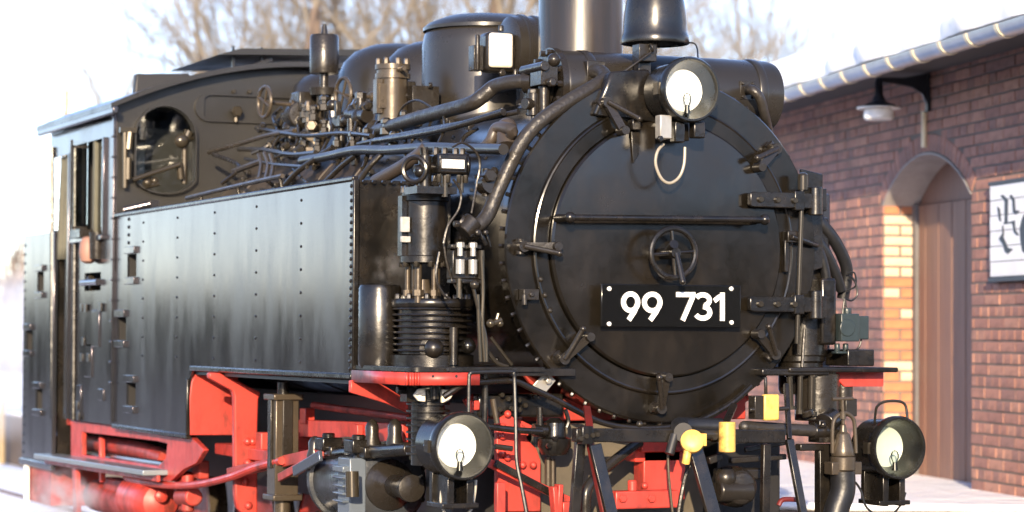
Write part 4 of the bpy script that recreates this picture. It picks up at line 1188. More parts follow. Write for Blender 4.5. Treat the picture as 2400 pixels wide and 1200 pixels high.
# red frame stretcher behind the platform
fitting('frame_stay', 'red_dirty', lambda g: (g.bar((-0.555, 0.400, 1.572), (-0.296, 0.400, 1.253), .16, .03, up=(0, 0, 1)),), .006)
fitting('saddle_plate', 'red_dirty', lambda g: (g.box((.0, .52, 1.22), (1.1, .5, .10)), g.bar((.6, .38, 1.3), (.30, .38, 1.1), .10, .03)), .006)
fitting('inspection_bracket', 'silver', lambda g: (g.bar((-0.589, 0.020, 1.309), (-0.530, 0.020, 1.373), .065, .012, up=(.5, 0, .6)), g.bolt(V(-0.543, 0.000, 1.377), (0, -1, 0), .014), g.bolt(V(-0.549, 0.000, 1.349), (0, -1, 0), .014)), .003)

# ---- pipes round the lower smokebox and front
pipe([(-1.046, -0.050, 1.286), (-0.974, -0.060, 1.330), (-0.917, -0.060, 1.343), (-0.742, -0.060, 1.351), (-0.654, -0.060, 1.320), (-0.546, -0.060, 1.275), (-0.446, -0.060, 1.226), (-0.326, -0.060, 1.174), (-0.190, -0.070, 1.150), (-0.027, -0.070, 1.150), (0.144, -0.060, 1.179), (0.305, -0.050, 1.252), (0.411, -0.030, 1.326)], .013, 'black', 10, name='pipe')
pipe([(-0.955, -0.100, 1.208), (-0.954, -0.100, 1.358), (-0.949, -0.100, 1.382), (-0.924, -0.100, 1.388), (-0.770, -0.100, 1.391), (-0.752, -0.100, 1.382), (-0.748, -0.100, 1.339), (-0.750, -0.120, 1.162), (-0.754, -0.140, 1.021), (-0.740, -0.160, 0.916), (-0.721, -0.180, 0.784)], .008, 'rubber', 8, name='pipe')
pipe([(-0.842, 0.000, 1.382), (-0.839, 0.000, 1.284), (-0.842, 0.000, 1.177)], .014, 'black', 10, name='pipe')
pipe([(-0.804, 0.000, 1.275), (-0.784, 0.000, 1.173)], .012, 'steel', 10, name='pipe')
pipe([(-0.831, -0.020, 1.159), (-0.704, -0.020, 1.144), (-0.586, -0.020, 1.136)], .014, 'black', 10, name='pipe')
pipe([(-0.814, -0.050, 1.078), (-0.736, -0.050, 1.067)], .012, 'bolt', 8, name='pipe')
fitting('drain_pot', 'black', lambda g: (g.lathe([(.02, -.06), (.055, -.055), (.072, -.02), (.072, .012), (.05, .02), (.045, .08), (.02, .1)], V(-0.509, 0.020, 1.092), (0, 0, 1), 24), g.cyl((-0.587, 0.000, 1.156), (-0.588, 0.000, 1.238), .014, n=10), g.cyl((-0.617, 0.000, 1.142), (-0.557, 0.000, 1.138), .026, n=12), g.bolt(V(-0.574, -0.060, 1.078), (0, -1, 0), .012), g.bolt(V(-0.545, -0.060, 1.108), (0, -1, 0), .012), g.tube([V(-0.469, 0.000, 1.228), V(-0.454, 0.000, 1.182), V(-0.462, 0.000, 1.152)], .010, 8)))
fitting('bolt_row', 'bolt', lambda g: [g.bolt(V(*p), (0, -1, 0), .012, .014) for p in ((-0.722, 0.100, 1.290), (-0.693, 0.100, 1.272), (-0.643, 0.100, 1.266), (-0.569, 0.100, 1.280), (-0.613, 0.100, 1.244), (-0.732, 0.100, 1.227), (-0.672, 0.100, 1.230), (-0.641, 0.100, 1.226))])
fitting('cross_stay', 'black', lambda g: (g.box((-0.617, 0.160, 1.242), (.40, .06, .10)),), .01)
# front plate behind the struts (smokebox saddle) and red frame ends
fitting('saddle_plate', mat('khaki_dust_paint', (.10, .082, .056), .6, var=.7, var_col=(.05, .042, .03), var_scale=6), lambda g: (g.prism([(-.52, .6), (.30, .6), (.30, 1.16), (-.52, 1.16)], [], (0, .20, 0), (1, 0, 0), (0, 0, 1), (0, 1, 0), .04),), .004)
fr_l = MB()
pl = [(-0.735, 0.100, 1.181), (-0.682, 0.100, 1.212), (-0.603, 0.100, 1.153), (-0.592, 0.100, 1.098), (-0.548, 0.100, 1.058), (-0.528, 0.100, 1.007), (-0.527, 0.100, 0.788), (-0.733, 0.100, 0.793)]
fr_l.prism([(p[0], p[2]) for p in pl], [], (0, .12, 0), (1, 0, 0), (0, 0, 1), (0, 1, 0), .03)
frame_l = fr_l.build('frame_plate', 'red', L, bevel=.004)
g = MB()
for p in ((-0.715, 0.100, 1.154), (-0.715, 0.100, 1.114), (-0.715, 0.100, 1.042), (-0.691, 0.100, 1.023), (-0.621, 0.100, 0.990), (-0.572, 0.100, 0.989), (-0.692, 0.100, 1.208)):
    g.ball(p, .016, 10)
g.build('bolt_row', 'red', frame_l)
fitting('frame_plate', 'red', lambda g: (g.bar((-0.817, 0.250, 1.278), (-0.747, 0.250, 1.176), .05, .03), g.bar((-0.796, 0.220, 1.251), (-0.540, 0.220, 1.130), .05, .03), g.box((-0.798, 0.200, 1.215), (.03, .05, .10)), g.box((-0.837, 0.120, 1.245), (.035, .035, .04))), .004)
fitting('frame_stay', 'red', lambda g: (g.bar((-0.841, 0.000, 1.016), (-0.426, 0.000, 0.829), .036, .02),), .003)
fitting('frame_stay', 'black', lambda g: (g.bar((-0.805, -0.030, 1.008), (-0.530, -0.030, 0.869), .03, .02),), .003)
fitting('guide_plate', 'red', lambda g: (g.bar((-0.790, -0.050, 0.928), (-0.789, -0.050, 0.777), .04, .03, up=(1, 0, 0)), g.bar((-0.570, -0.100, 0.909), (-0.557, -0.100, 0.775), .022, .05, up=(1, 0, 0)), g.bar((-0.542, -0.100, 0.918), (-0.549, -0.100, 0.775), .022, .05, up=(1, 0, 0)), g.box((-0.486, -0.100, 0.809), (.10, .06, .07))), .004)
fitting('pipe', 'steel', lambda g: (g.cyl((-0.504, 0.100, 1.024), (-0.503, 0.100, 0.888), .014, n=10), g.cyl((-0.482, 0.100, 1.015), (-0.481, 0.100, 0.878), .012, n=10)))
# grip beam with struts
YB = -.34
fitting('cross_beam', 'black', lambda g: (g.bar((-0.585, -0.340, 1.134), (0.397, -0.340, 1.119), .056, .05), g.box((-0.542, -0.360, 1.134), (.05, .05, .075))), .004)
fitting('bolt_row', 'bolt', lambda g: [g.bolt(V(*p), (0, -1, 0), .012, .02, 10) for p in ((-0.572, -0.370, 1.121), (-0.548, -0.370, 1.131), (-0.519, -0.370, 1.134), (-0.498, -0.370, 1.137))] + [g.ball(V(-0.294, -0.360, 1.177), .014)])
strut = lambda p0, p1, w, t, m='black', nm='strut': fitting(nm, m, lambda g: (g.bar(p0, p1, w, t, up=(1, 0, 0)),), .003)
strut((-0.542, -0.310, 1.114), (-0.569, -0.310, 0.772), .042, .03)
strut((-0.499, -0.360, 1.095), (-0.442, -0.420, 0.777), .052, .022)
strut((-0.508, -0.330, 1.097), (-0.461, -0.390, 0.775), .022, .03, 'red_dark')
strut((-0.037, -0.360, 1.084), (0.033, -0.420, 0.765), .062, .022)
strut((0.320, -0.330, 1.084), (0.314, -0.330, 0.752), .036, .03)
strut((0.490, -0.200, 1.338), (0.428, -0.340, 1.105), .02, .02)
strut((0.422, -0.350, 1.105), (0.458, -0.420, 0.755), .034, .024)
strut((-0.415, -0.100, 1.239), (-0.494, -0.300, 1.157), .03, .02, 'red_dark')
strut((0.289, -0.100, 1.244), (0.130, -0.300, 1.151), .03, .02)
pipe([(-0.164, -0.100, 1.092), (-0.294, -0.120, 1.014), (-0.383, -0.140, 0.953), (-0.441, -0.160, 0.893), (-0.447, -0.160, 0.803)], .023, 'iron', 12, name='hose')
pipe([(-0.132, -0.300, 1.047), (-0.126, -0.300, 0.948), (-0.109, -0.300, 0.805)], .006, 'steel', 8, name='thin_pipe')
pipe([(0.004, -0.250, 1.007), (-0.026, -0.250, 0.944), (-0.056, -0.250, 0.801)], .010, 'iron', 8, name='thin_pipe')
# centre: red drawgear housing
fitting('drawgear_housing', 'red', lambda g: (g.box((-0.047, -0.050, 1.071), (.22, .10, .05)), g.box((-0.031, -0.020, 0.959), (.20, .10, .24)), g.box((-0.062, -0.020, 1.033), (.22, .1, .06))), .006)
fitting('buffer_beam', 'red', lambda g: (g.box((-0.156, -0.120, 0.849), (.30, .08, .075)), g.cyl((-0.219, -0.140, 0.884), (-0.219, -0.140, 0.932), .02, n=14)), .006)
fitting('bolt_row', 'red', lambda g: [g.bolt(V(*p), (0, -1, 0), .018, .016) for p in ((-0.276, -0.160, 0.857), (-0.140, -0.160, 0.854))] + [g.ball(V(-0.126, -0.070, 0.903), .016)])
fitting('buffer_beam', 'dark', lambda g: (g.box((0, -.05, .70), (1.7, .08, .14)),), .006)
# coupler pot (dark round casting on the right) and linkage
fitting('coupling_casting', 'iron', lambda g: (g.lathe([(.03, -.10), (.07, -.09), (.09, -.04), (.09, .03), (.07, .08), (.02, .09)], (0.317, -0.050, 0.890), (0, -1, 0), 28), g.ball(V(0.248, -0.100, 0.931), .05), g.box((0.348, -0.050, 0.945), (.22, .1, .05)), g.cyl((0.207, -0.100, 0.877), (0.374, -0.100, 0.873), .05, n=18)), .01)
fitting('coupling_lever', 'iron', lambda g: (g.bar((0.138, -0.150, 1.009), (0.200, -0.150, 1.026), .03, .03), g.bar((0.269, -0.100, 1.005), (0.543, -0.100, 1.019), .024, .03), g.bar((0.342, -0.100, 1.050), (0.564, -0.100, 1.084), .022, .02)), .004)
fitting('shadow_box', 'dark', lambda g: (g.box((.53, .35, .85), (.32, .3, .5)), g.box((-.2, .5, .85), (1.3, .3, .5))), .01)  # dark boxes standing in for the shade behind the struts

# ---- yellow brake-pipe markers
g = MB(); p = V(0.368, -0.280, 1.240)
g.box(p, (.076, .03, .112)); ym = g.build('brake_cock_tag', 'yellow', L, bevel=.008)
g = MB(); g.cyl(p + V(-.01, .02, .05), p + V(-.012, .02, .13), .008, n=8); g.box(p + V(-.05, .02, .0), (.06, .06, .10)); g.cyl(p + V(-.1, 0, -.01), p + V(.09, 0, -.005), .010, n=8); g.build('tag_hanger', 'iron', ym, bevel=.003)
g = MB(); p = V(0.085, -0.420, 1.122)
g.cyl(p + V(0, 0, -.063), p + V(0, 0, .063), .035, n=24); yk = g.build('brake_cock_tag', 'yellow', L, bevel=.004)
g = MB(); g.cyl(p + V(-.10, .03, .01), p + V(.05, .03, .01), .02, n=12); g.bolt(p + V(-.05, .03, .0), (0, -1, 0), .016, .02); g.build('brake_cock', 'bolt', yk)
hc = V(-0.080, -0.420, 1.103)
g = MB()
g.lathe([(.02, .03), (.044, .022), (.05, 0), (.048, -.02), (.038, -.026), (.02, -.03)], hc, (.45, 1, -.35), 26); g.box(hc + V(.03, 0, .01), (.05, .05, .05))
g.tube([hc + V(-.02, 0, -.03), hc + V(-.028, -.005, -.065), hc + V(-.03, 0, -.088)], .017, 12)
yh = g.build('hose_coupling', 'yellow', L, angle=50)
g = MB()
g.lathe([(.04, -.05), (.043, .02), (.036, .05)], hc + V(-.02, .06, .04), (.3, 1, 0), 22); g.cyl(hc + V(-.06, .04, .03), hc + V(-.09, .03, -.05), .02, n=12)
g.build('hose_cap', 'dark', yh)
g = MB(); g.tube([hc + V(-.02, .06, .04), hc + V(.0, .12, .06), hc + V(.06, .18, .06), V(0.147, -0.250, 1.159)], .036, 14); g.build('hose', 'rubber', yh)

# ---- right-hand pump and hoses beside the smokebox
pr = V(0.768, 0.050, 1.370)
g = MB()
g.lathe([(.09, -.12), (.10, -.10), (.10, .02), (.11, .03), (.11, .05), (.085, .06), (.085, .10), (.10, .11), (.10, .135), (.07, .15), (.06, .30)], (pr.x, .16, PZ), (0, 0, 1), 36)
fp = g.build('feed_pump', 'black', L, angle=40)
for (p0, p1, r) in (((0.609, -0.020, 1.387), (0.616, -0.020, 1.221), .014), ((0.659, -0.030, 1.391), (0.655, -0.030, 1.202), .013), ((0.717, -0.030, 1.391), (0.714, -0.030, 1.193), .018), ((0.771, -0.020, 1.390), (0.771, -0.020, 1.205), .022), ((0.821, -0.020, 1.394), (0.819, -0.020, 1.210), .014)):
    g = MB(); g.cyl(p0, p1, r, n=14); g.cyl(p0, mid(p0, p1, .12), r * 1.5, n=8); g.cyl(mid(p0, p1, .9), p1, r * 1.5, n=8); g.build('pipe', 'bolt', fp)
g = MB(); g.cyl((0.790, 0.050, 1.170), (0.790, 0.050, 1.380), .10, n=26); g.cyl((0.952, 0.100, 1.369), (0.952, 0.100, 1.215), .045, n=20); g.box((0.962, 0.080, 1.226), (.06, .08, .08)); g.cyl((0.690, -0.030, 1.221), (0.701, -0.030, 1.193), .03, n=14); g.build('pump_cylinder', 'iron', fp, bevel=.004)
g = MB(); g.cyl((0.276, -0.220, 1.156), (0.646, -0.180, 1.133), .026, n=16); g.ball(V(0.276, -0.220, 1.156), .026); g.build('cross_pipe', 'lag', L)
g = MB(); p = V(0.707, -0.150, 1.131)
g.box(p, (.10, .10, .10)); g.cyl(p + V(-.07, -.02, -.0), p + V(.06, -.02, 0), .04, n=18); g.cyl(p + V(-.02, -.04, .03), p + V(.05, .0, .05), .05, n=18); g.bolt(p + V(-.04, -.06, .03), (0, -1, 0), .014, .02); g.bolt(p + V(.03, -.06, -.02), (0, -1, 0), .014, .02)
g.box(p + V(-.07, .0, -.07), (.12, .05, .03)); g.box(p + V(-.02, 0, -.10), (.02, .02, .05))
g.build('valve_body', 'black', L, bevel=.006)
bv = V(0.752, -0.240, 1.078)
g = MB()
g.lathe([(.05, -.055), (.052, -.05), (.046, -.02), (.036, .02), (.028, .045), (.018, .05), (.012, .085)], bv, (0, 0, 1), 26)
g.cyl(bv + V(0, 0, -.115), bv + V(0, 0, -.055), .055, n=20); g.box(bv + V(0, 0, -.105), (.15, .07, .055))
rel = g.build('relief_valve', 'steel', L, bevel=.004)
g = MB()
g.tube([(0.699, -0.240, 1.038), (0.699, -0.240, 1.135), (0.707, -0.240, 1.181), (0.733, -0.240, 1.205), (0.759, -0.240, 1.212), (0.786, -0.240, 1.202), (0.806, -0.240, 1.180), (0.812, -0.240, 1.133), (0.817, -0.240, 1.037)], .009, 10)
g.cyl((0.754, -0.240, 1.106), (0.748, -0.240, 1.268), .008, n=10); g.cyl((0.698, -0.240, 1.272), (0.801, -0.240, 1.275), .008, n=10); g.cyl((0.744, -0.250, 1.186), (0.744, -0.250, 1.216), .014, n=10)
g.build('stirrup', 'steel', rel)
pipe([(0.750, -0.240, 0.958), (0.751, -0.240, 0.874), (0.723, -0.240, 0.801), (0.698, -0.240, 0.709)], .055, 'rubber', 16, name='hose')
strut((0.723, -0.140, 1.075), (0.724, -0.140, 0.701), .085, .05, 'black', 'post')
g = MB(); g.tube([(0.399, -0.300, 0.821), (0.414, -0.300, 0.843), (0.451, -0.300, 0.847), (0.514, -0.300, 0.842)], .011, 10); g.build('hand_lever', 'red_dark', L)
# hoses and pipes at the far shoulder
pipe([(0.785, 0.120, 2.156), (0.824, 0.100, 2.069), (0.895, 0.100, 1.994), (0.962, 0.120, 1.909), (0.997, 0.140, 1.833), (0.987, 0.160, 1.717)], .028, 'rubber', 14, name='hose')
pipe([(0.784, 0.080, 2.005), (0.850, 0.080, 1.925), (0.913, 0.100, 1.831), (0.956, 0.120, 1.755)], .024, 'rubber', 14, name='hose')
pipe([(0.712, 0.050, 1.979), (0.789, 0.050, 1.943), (0.839, 0.060, 1.829), (0.862, 0.080, 1.676)], .022, 'rubber', 12, name='hose')
pipe([(0.773, 0.100, 2.289), (0.795, 0.100, 2.059), (0.789, 0.100, 1.867), (0.752, 0.080, 1.713), (0.713, 0.050, 1.408)], .008, 'iron', 8, name='thin_pipe')
pipe([(0.839, 0.100, 2.253), (0.833, 0.100, 1.983), (0.851, 0.100, 1.715)], .006, 'iron', 8, name='thin_pipe')
fitting('pump_housing', 'black', lambda g: (g.box((.80, .22, 1.83), (.16, .26, .5)), g.cyl((.78, .16, 1.45), (.78, .16, 1.72), .11, n=26), g.cyl((.82, .2, 1.6), (.82, .2, 1.95), .09, n=22), g.box((0.840, 0.100, 1.657), (.08, .14, .3))), .012)
fitting('sight_plate', 'iron', lambda g: (g.box((0.811, 0.100, 2.136), (.07, .02, .12)), g.ball(V(0.785, 0.040, 2.020), .013), g.cyl((0.785, 0.040, 2.101), (0.785, 0.040, 2.072), .012, n=8)), .003)
fitting('terminal_box', 'teal', lambda g: (g.box((0.926, 0.050, 1.585), (.095, .12, .125)), g.box((1.005, 0.060, 1.585), (.06, .10, .105)), g.cyl(V(*(0.910, 0.050, 1.584)) + V(0, -.055, 0), V(*(0.910, 0.050, 1.584)) + V(0, -.064, 0), .04, n=20), g.cyl((0.943, 0.050, 1.642), (0.943, 0.050, 1.673), .022, n=10), g.cyl((0.893, 0.050, 1.514), (0.893, 0.050, 1.473), .014, n=8), g.cyl((0.937, 0.050, 1.514), (0.937, 0.050, 1.474), .014, n=8), g.box((0.915, 0.050, 1.473), (.08, .05, .012))), .008)
for pts in ([(0.941, 0.050, 1.673), (0.928, 0.050, 1.715), (0.966, 0.050, 1.706), (0.997, 0.050, 1.735), (0.985, 0.050, 1.792), (0.954, 0.050, 1.821)], [(0.921, 0.050, 1.648), (0.932, 0.050, 1.715), (0.943, 0.050, 1.648)], [(1.021, 0.050, 1.543), (1.004, 0.050, 1.495), (0.955, 0.050, 1.470), (0.900, 0.050, 1.470)], [(0.961, 0.080, 1.754), (0.994, 0.060, 1.773), (0.989, 0.060, 1.831), (0.961, 0.080, 1.831)]):
    pipe(pts, .0045, 'rubber', 6, 5, name='cable')

# ---- cylinder and valve chest, left
vc = V(-0.920, 0.957, 0.865)
g = MB()
g.lathe([(.10, -.04), (.165, -.03), (.185, -.012), (.195, .0), (.195, .03), (.178, .035), (.178, .50), (.195, .505), (.195, .54), (.10, .56)], vc, (0, 1, 0), 48)
chest = g.build('valve_chest', mat('oily_grey_paint', (.035, .040, .048), .2, var=.8, var_col=(.02, .019, .017), var_scale=6, rough_var=.2, bump=.12), L, angle=35)
g = MB()
for i in range(16):
    t = i * math.pi / 8
    g.bolt(vc + V(.185 * math.cos(t), .0, .185 * math.sin(t)), (0, -1, 0), .014, .02)
g.build('bolt_row', 'iron', chest)
g = MB(); g.lathe([(.12, .0), (.115, -.05), (.07, -.09), (.05, -.11), (.048, -.28), (.06, -.285), (.06, -.32), (.03, -.33)], vc, (0, 1, 0), 30); g.build('valve_cover', 'iron', chest)
cyl_c = vc + V(-.06, .05, -.40)
g = MB(); g.lathe([(.12, -.08), (.235, -.06), (.25, -.03), (.25, .02), (.225, .03), (.225, .5), (.25, .51), (.25, .55), (.1, .58)], cyl_c, (0, 1, 0), 48); cyl_o = g.build('steam_cylinder', 'iron', L, angle=35)
g = MB(); pv = V(-1.120, 0.998, 0.857)
g.box(pv + V(.05, 0, 0), (.08, .16, .26)); g.box(pv + V(.02, .0, .08), (.08, .14, .03))
for k in range(4):
    g.box(pv + V(.0, .0, .04 - .035 * k), (.04, .14, .012))
g.build('cover_plate', mat('sky_lit_blue_paint', (.10, .12, .145), .25), chest, bevel=.008)  # blue-grey colour stands in for sky light on the panel
g = MB(); g.cyl(V(-1.140, 0.803, 0.935), V(-1.140, 0.795, 0.822), .03, n=14); g.build('nameplate', 'brass', chest)
for p in ((-1.050, 1.377, 1.032), (-1.050, 0.970, 1.040)):
    g = MB(); p = V(*p)
    g.box(p, (.10, .12, .06)); g.cyl(p + V(0, .0, -.04), p + V(0, 0, .05), .03, n=14); g.build('drain_valve', 'black', chest, bevel=.006)
for p, h in (((-1.080, 1.484, 1.004), .10), ((-1.000, 0.929, 1.089), .12), ((-0.980, 0.695, 1.098), .12)):
    g = MB(); p = V(*p)
    g.lathe([(.035, -h * .6), (.04, -h * .3), (.03, 0), (.032, h * .3), (.022, h * .5), (.008, h * .6)], p, (0, 0, 1), 18); g.build('oil_cup', 'iron', chest)
fitting('cylinder_pipe', 'black', lambda g: (g.cyl((-1.060, 1.419, 0.979), (-0.980, 0.510, 1.045), .03, n=14), g.box((-1.050, 1.316, 0.999), (.06, .10, .05)), g.box((-1.030, 0.912, 1.013), (.06, .10, .05))), .006)

# ---- motion bracket, slide and red frame parts
MYB = (-1.150, 2.482, 1.073)[1]
def YP(pts, y, depth, name, m, parent=None, bevel=.004):
    g = MB(); g.prism([(p[0], p[2]) for p in pts], [], (0, y, 0), (1, 0, 0), (0, 0, 1), (0, 1, 0), depth); return g.build(name, m, parent or L, bevel=bevel)
mb_ = YP([(-1.258, 2.620, 1.343), (-1.191, 2.620, 1.341), (-0.982, 2.620, 1.241), (-0.995, 2.620, 1.206), (-0.998, 2.620, 1.067), (-0.994, 2.620, 0.577), (-1.026, 2.620, 0.578), (-1.103, 2.620, 0.656), (-1.115, 2.620, 0.721), (-1.124, 2.620, 1.220), (-1.134, 2.620, 1.252), (-1.258, 2.620, 1.315)], 2.62, .05, 'motion_bracket', 'red', bevel=.008)
g = MB()
for p in ((-1.052, 2.620, 0.991), (-1.051, 2.620, 0.882), (-1.062, 2.620, 0.789), (-1.045, 2.620, 0.665), (-1.025, 2.620, 0.991)):
    g.ball(p, .022, 12)
for p in ((-0.988, 2.500, 0.995), (-0.995, 2.500, 0.924), (-0.838, 2.400, 0.987), (-0.837, 2.400, 0.939)):
    g.ball(p, .045, 14); 
g.box((-0.990, 2.500, 0.963), (.09, .1, .16)); g.box((-0.838, 2.400, 0.965), (.08, .1, .16))
g.build('bearing', 'red', mb_, bevel=.006)
# curved back of the tank cut-out
YP([(-1.200, 3.140, 1.005), (-1.204, 3.140, 1.207), (-1.196, 3.140, 1.285), (-1.168, 3.140, 1.337), (-1.115, 3.140, 1.346), (-0.939, 3.140, 1.337), (-0.936, 3.140, 1.002)], 3.15, .02, 'wheel_arch_plate', 'red')
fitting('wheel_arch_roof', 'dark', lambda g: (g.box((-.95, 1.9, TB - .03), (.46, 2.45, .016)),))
fitting('frame_plate', 'dark', lambda g: (g.box((-.5, 3.2, .95), (.03, 5.6, .55)), g.box((.5, 3.2, .95), (.03, 5.6, .55))))  # plates and arch roof coloured dark as the shadow under the tank
sl = MB()
a, b = V(-1.080, 1.961, 1.236), V(-1.080, 1.961, 0.750)
sl.box(mid(a, b), (.12, .13, a.z - b.z)); sl.box(a + V(0, 0, .0), (.15, .17, .03)); sl.box(b, (.15, .17, .03)); sl.cyl(b + V(0, 0, -.15), b, .04, n=14)
slide = sl.build('slide_guide', 'steel', L, bevel=.006)
g = MB(); g.box(mid(a, b, .4) + V(-.066, 0, .02), (.012, .05, (a.z - b.z) * .7)); g.box(mid(a, b, .4) + V(0, -.07, .02), (.05, .012, (a.z - b.z) * .7)); g.build('slide_slot', 'iron', slide, bevel=.003)
g = MB(); g.cyl(a + V(.0, 0, .01), a + V(0, 0, .07), .03, n=12); g.build('oil_cup', 'black', slide)
fitting('valve_rod', 'red_dirty', lambda g: (g.bar((-1.120, 2.725, 0.824), (-1.080, 1.350, 0.994), .055, .02), g.bar((-1.140, 1.827, 0.851), (-1.120, 1.385, 0.963), .04, .02)), .004)
fitting('valve_rod', mat('blue_steel', (.12, .14, .18), .2, metal=.6), lambda g: (g.bar((-1.160, 1.544, 0.896), (-1.140, 1.225, 0.985), .05, .02),), .004)
fitting('frame_beam', 'red', lambda g: (g.bar((-0.850, 2.406, 1.066), (-0.850, 0.902, 1.098), .085, .03), g.box((-0.850, 2.275, 1.131), (.05, .09, .08)), g.box((-0.880, 1.440, 1.078), (.03, .05, .08))), .004)
fitting('frame_beam', 'red_dirty', lambda g: (g.cyl((-0.800, 2.323, 1.183), (-0.800, 0.980, 1.162), .018, n=10),))
fitting('frame_beam', 'red', lambda g: (g.box((-.9, 2.75, .93), (.3, .9, .06)),), .006)
# red underframe below the cab
def XP(pts, x, depth, name, m, parent=None, bevel=.004, holes=()):
    g = MB(); g.prism([(p[1], p[2]) for p in pts], [[(q[1], q[2]) for q in h] for h in holes], (x, 0, 0), (0, 1, 0), (0, 0, 1), (1, 0, 0), depth); return g.build(name, m, parent or L, bevel=bevel)
XP([(-1.170, 5.911, 0.991), (-1.170, 3.259, 1.000), (-1.170, 2.996, 0.933), (-1.170, 3.135, 0.859), (-1.170, 3.375, 0.813), (-1.170, 3.622, 0.736), (-1.170, 3.862, 0.723), (-1.170, 3.864, 0.772), (-1.170, 5.899, 0.743)], -1.17, .03, 'underframe', 'red',
   holes=[[(-1.170, 5.621, 0.929), (-1.170, 3.905, 0.942), (-1.170, 3.697, 0.936), (-1.170, 3.728, 0.854), (-1.170, 3.883, 0.806), (-1.170, 5.615, 0.788)]])
fitting('footboard', mat('worn_step_plate', (.22, .25, .27), .3, metal=.3), lambda g: (g.bar((-1.230, 6.315, 0.751), (-1.230, 3.682, 0.780), .03, .16, up=(0, 0, 1)),), .005)
fitting('footboard_edge', 'red', lambda g: (g.bar((-1.220, 6.357, 0.717), (-1.220, 3.683, 0.747), .035, .02, up=(0, 0, 1)),), .004)
strut2 = lambda p0, p1, w, t, m='red', nm='step_hanger': fitting(nm, m, lambda g: (g.bar(p0, p1, w, t, up=(0, 1, 0)),), .004)
strut2((-1.200, 5.642, 0.724), (-1.200, 5.581, 0.336), .09, .03)
strut2((-1.100, 5.411, 0.903), (-1.100, 5.379, 0.632), .045, .03)
strut2((-1.100, 6.268, 0.978), (-1.100, 6.132, 0.983), .06, .04)
pipe([(-1.160, 4.554, 0.699), (-1.160, 3.828, 0.705), (-1.160, 3.165, 0.743), (-1.160, 2.558, 0.816), (-1.140, 2.198, 0.883), (-1.120, 1.858, 0.931)], .020, 'red', 10, name='brake_rod')
pipe([(-1.100, 4.830, 0.708), (-1.100, 4.681, 0.597), (-1.100, 4.302, 0.450)], .022, 'red_dirty', 10, name='pipe')
pipe([(-1.000, 6.330, 0.824), (-1.000, 5.570, 0.846), (-1.000, 4.776, 0.844), (-1.000, 4.316, 0.823)], .05, 'red_dirty', 14, name='pipe')
pipe([(-1.050, 6.013, 0.779), (-1.050, 5.374, 0.787), (-1.050, 4.181, 0.799)], .02, 'tank', 10, name='pipe')
fitting('brake_cylinder', 'red', lambda g: (g.lathe([(.001, -.13), (.05, -.125), (.10, -.10), (.125, -.05), (.13, .1), (.13, .4)], V(-1.080, 4.244, 0.586) , (0, 1, 0), 32), g.lathe([(.02, -.04), (.035, -.03), (.035, .0)], V(-1.100, 4.200, 0.626) + V(0, -.12, 0), (0, 1, 0), 14)))
fitting('spring_hanger', 'red_dirty', lambda g: (g.box((-1.080, 3.642, 0.705), (.08, .18, .16)), g.cyl((-1.100, 3.534, 0.781), (-1.100, 3.527, 0.574), .035, n=12), g.box((-1.050, 3.461, 0.807), (.06, .14, .10)), g.cyl((-1.100, 3.407, 0.662), (-1.100, 3.654, 0.647), .05, n=14), g.box((-1.020, 5.228, 0.588), (.1, .5, .14)), g.cyl((-1.000, 5.875, 0.523), (-1.000, 4.955, 0.515), .10, n=18)), .01)
fitting('frame_end', 'red_dirty', lambda g: (g.box((-1.0, 6.75, .55), (.35, .7, .26)),), .01)
fitting('ladder_stile', 'white', lambda g: (g.bar((-1.200, 7.008, 0.657), (-1.200, 6.987, 0.234), .05, .03, up=(0, 1, 0)),), .003)
# wheels
for yy in (.9, 2.0, 3.15, 4.3, 5.6):
    for s in (-1, 1):
        g = MB(); g.lathe([(.09, -.05), (.09, -.03), (.30, -.03), (.33, -.05), (.40, -.05), (.40, .05), (.33, .05), (.30, .03), (.06, .03)], (s * .42, yy, .40), (s, 0, 0), 40)
        w = g.build('wheel', 'red_dirty', L)
        g = MB(); g.lathe([(.38, -.062), (.425, -.06), (.425, .0), (.40, .008), (.40, .062), (.38, .062)], (s * .42, yy, .41), (-s, 0, 0), 40, caps=False); g.build('tyre', 'steel', w)
g = MB(); g.bar((-.62, .8, .40), (-.62, 4.4, .40), .10, .05); g.build('coupling_rod', 'steel', L)

# ================================================================== the setting
def snow_mat(name):
    m = mat(name, (.93, .93, .94), .6, var=.35, var_col=(.84, .86, .90), var_scale=1.5, bump=.9, bump_scale=5)
    next(x for x in m.node_tree.nodes if x.type == 'BUMP').inputs['Distance'].default_value = .06
    return m
M['snow'] = snow_mat('packed_snow')
M['ground'] = mat('frozen_ground', (.085, .075, .062), .9, var=.5, var_col=(.30, .30, .31), var_scale=.25, bump=.4, bump_scale=3)
M['ballast'] = mat('dark_ballast', (.07, .062, .055), .8, var=.9, var_col=(.2, .19, .18), var_scale=3, bump=1.0, bump_scale=25)
M['mortar'] = mat('shade_darkened_mortar', (.13, .105, .092), .9, var=.6, var_col=(.22, .19, .165), var_scale=3, bump=.4, bump_scale=60)  # mortar colour darkened to stand for shadow in the joints
M['zinc'] = mat('zinc_gutter', (.42, .46, .52), .35, metal=.6, var=.4, var_scale=5)
M['tie'] = mat('cream_strap', (.78, .68, .48), .5)
M['roofsnow'] = mat('roof_snow', (.93, .93, .94), .7, var=.3, var_col=(.86, .88, .92), var_scale=2)
M['tile'] = mat('dark_roof_boards', (.05, .045, .045), .7)
brick_cols = [(.37, .18, .135), (.42, .205, .15), (.325, .16, .125), (.30, .16, .132), (.45, .23, .165), (.345, .175, .138)]
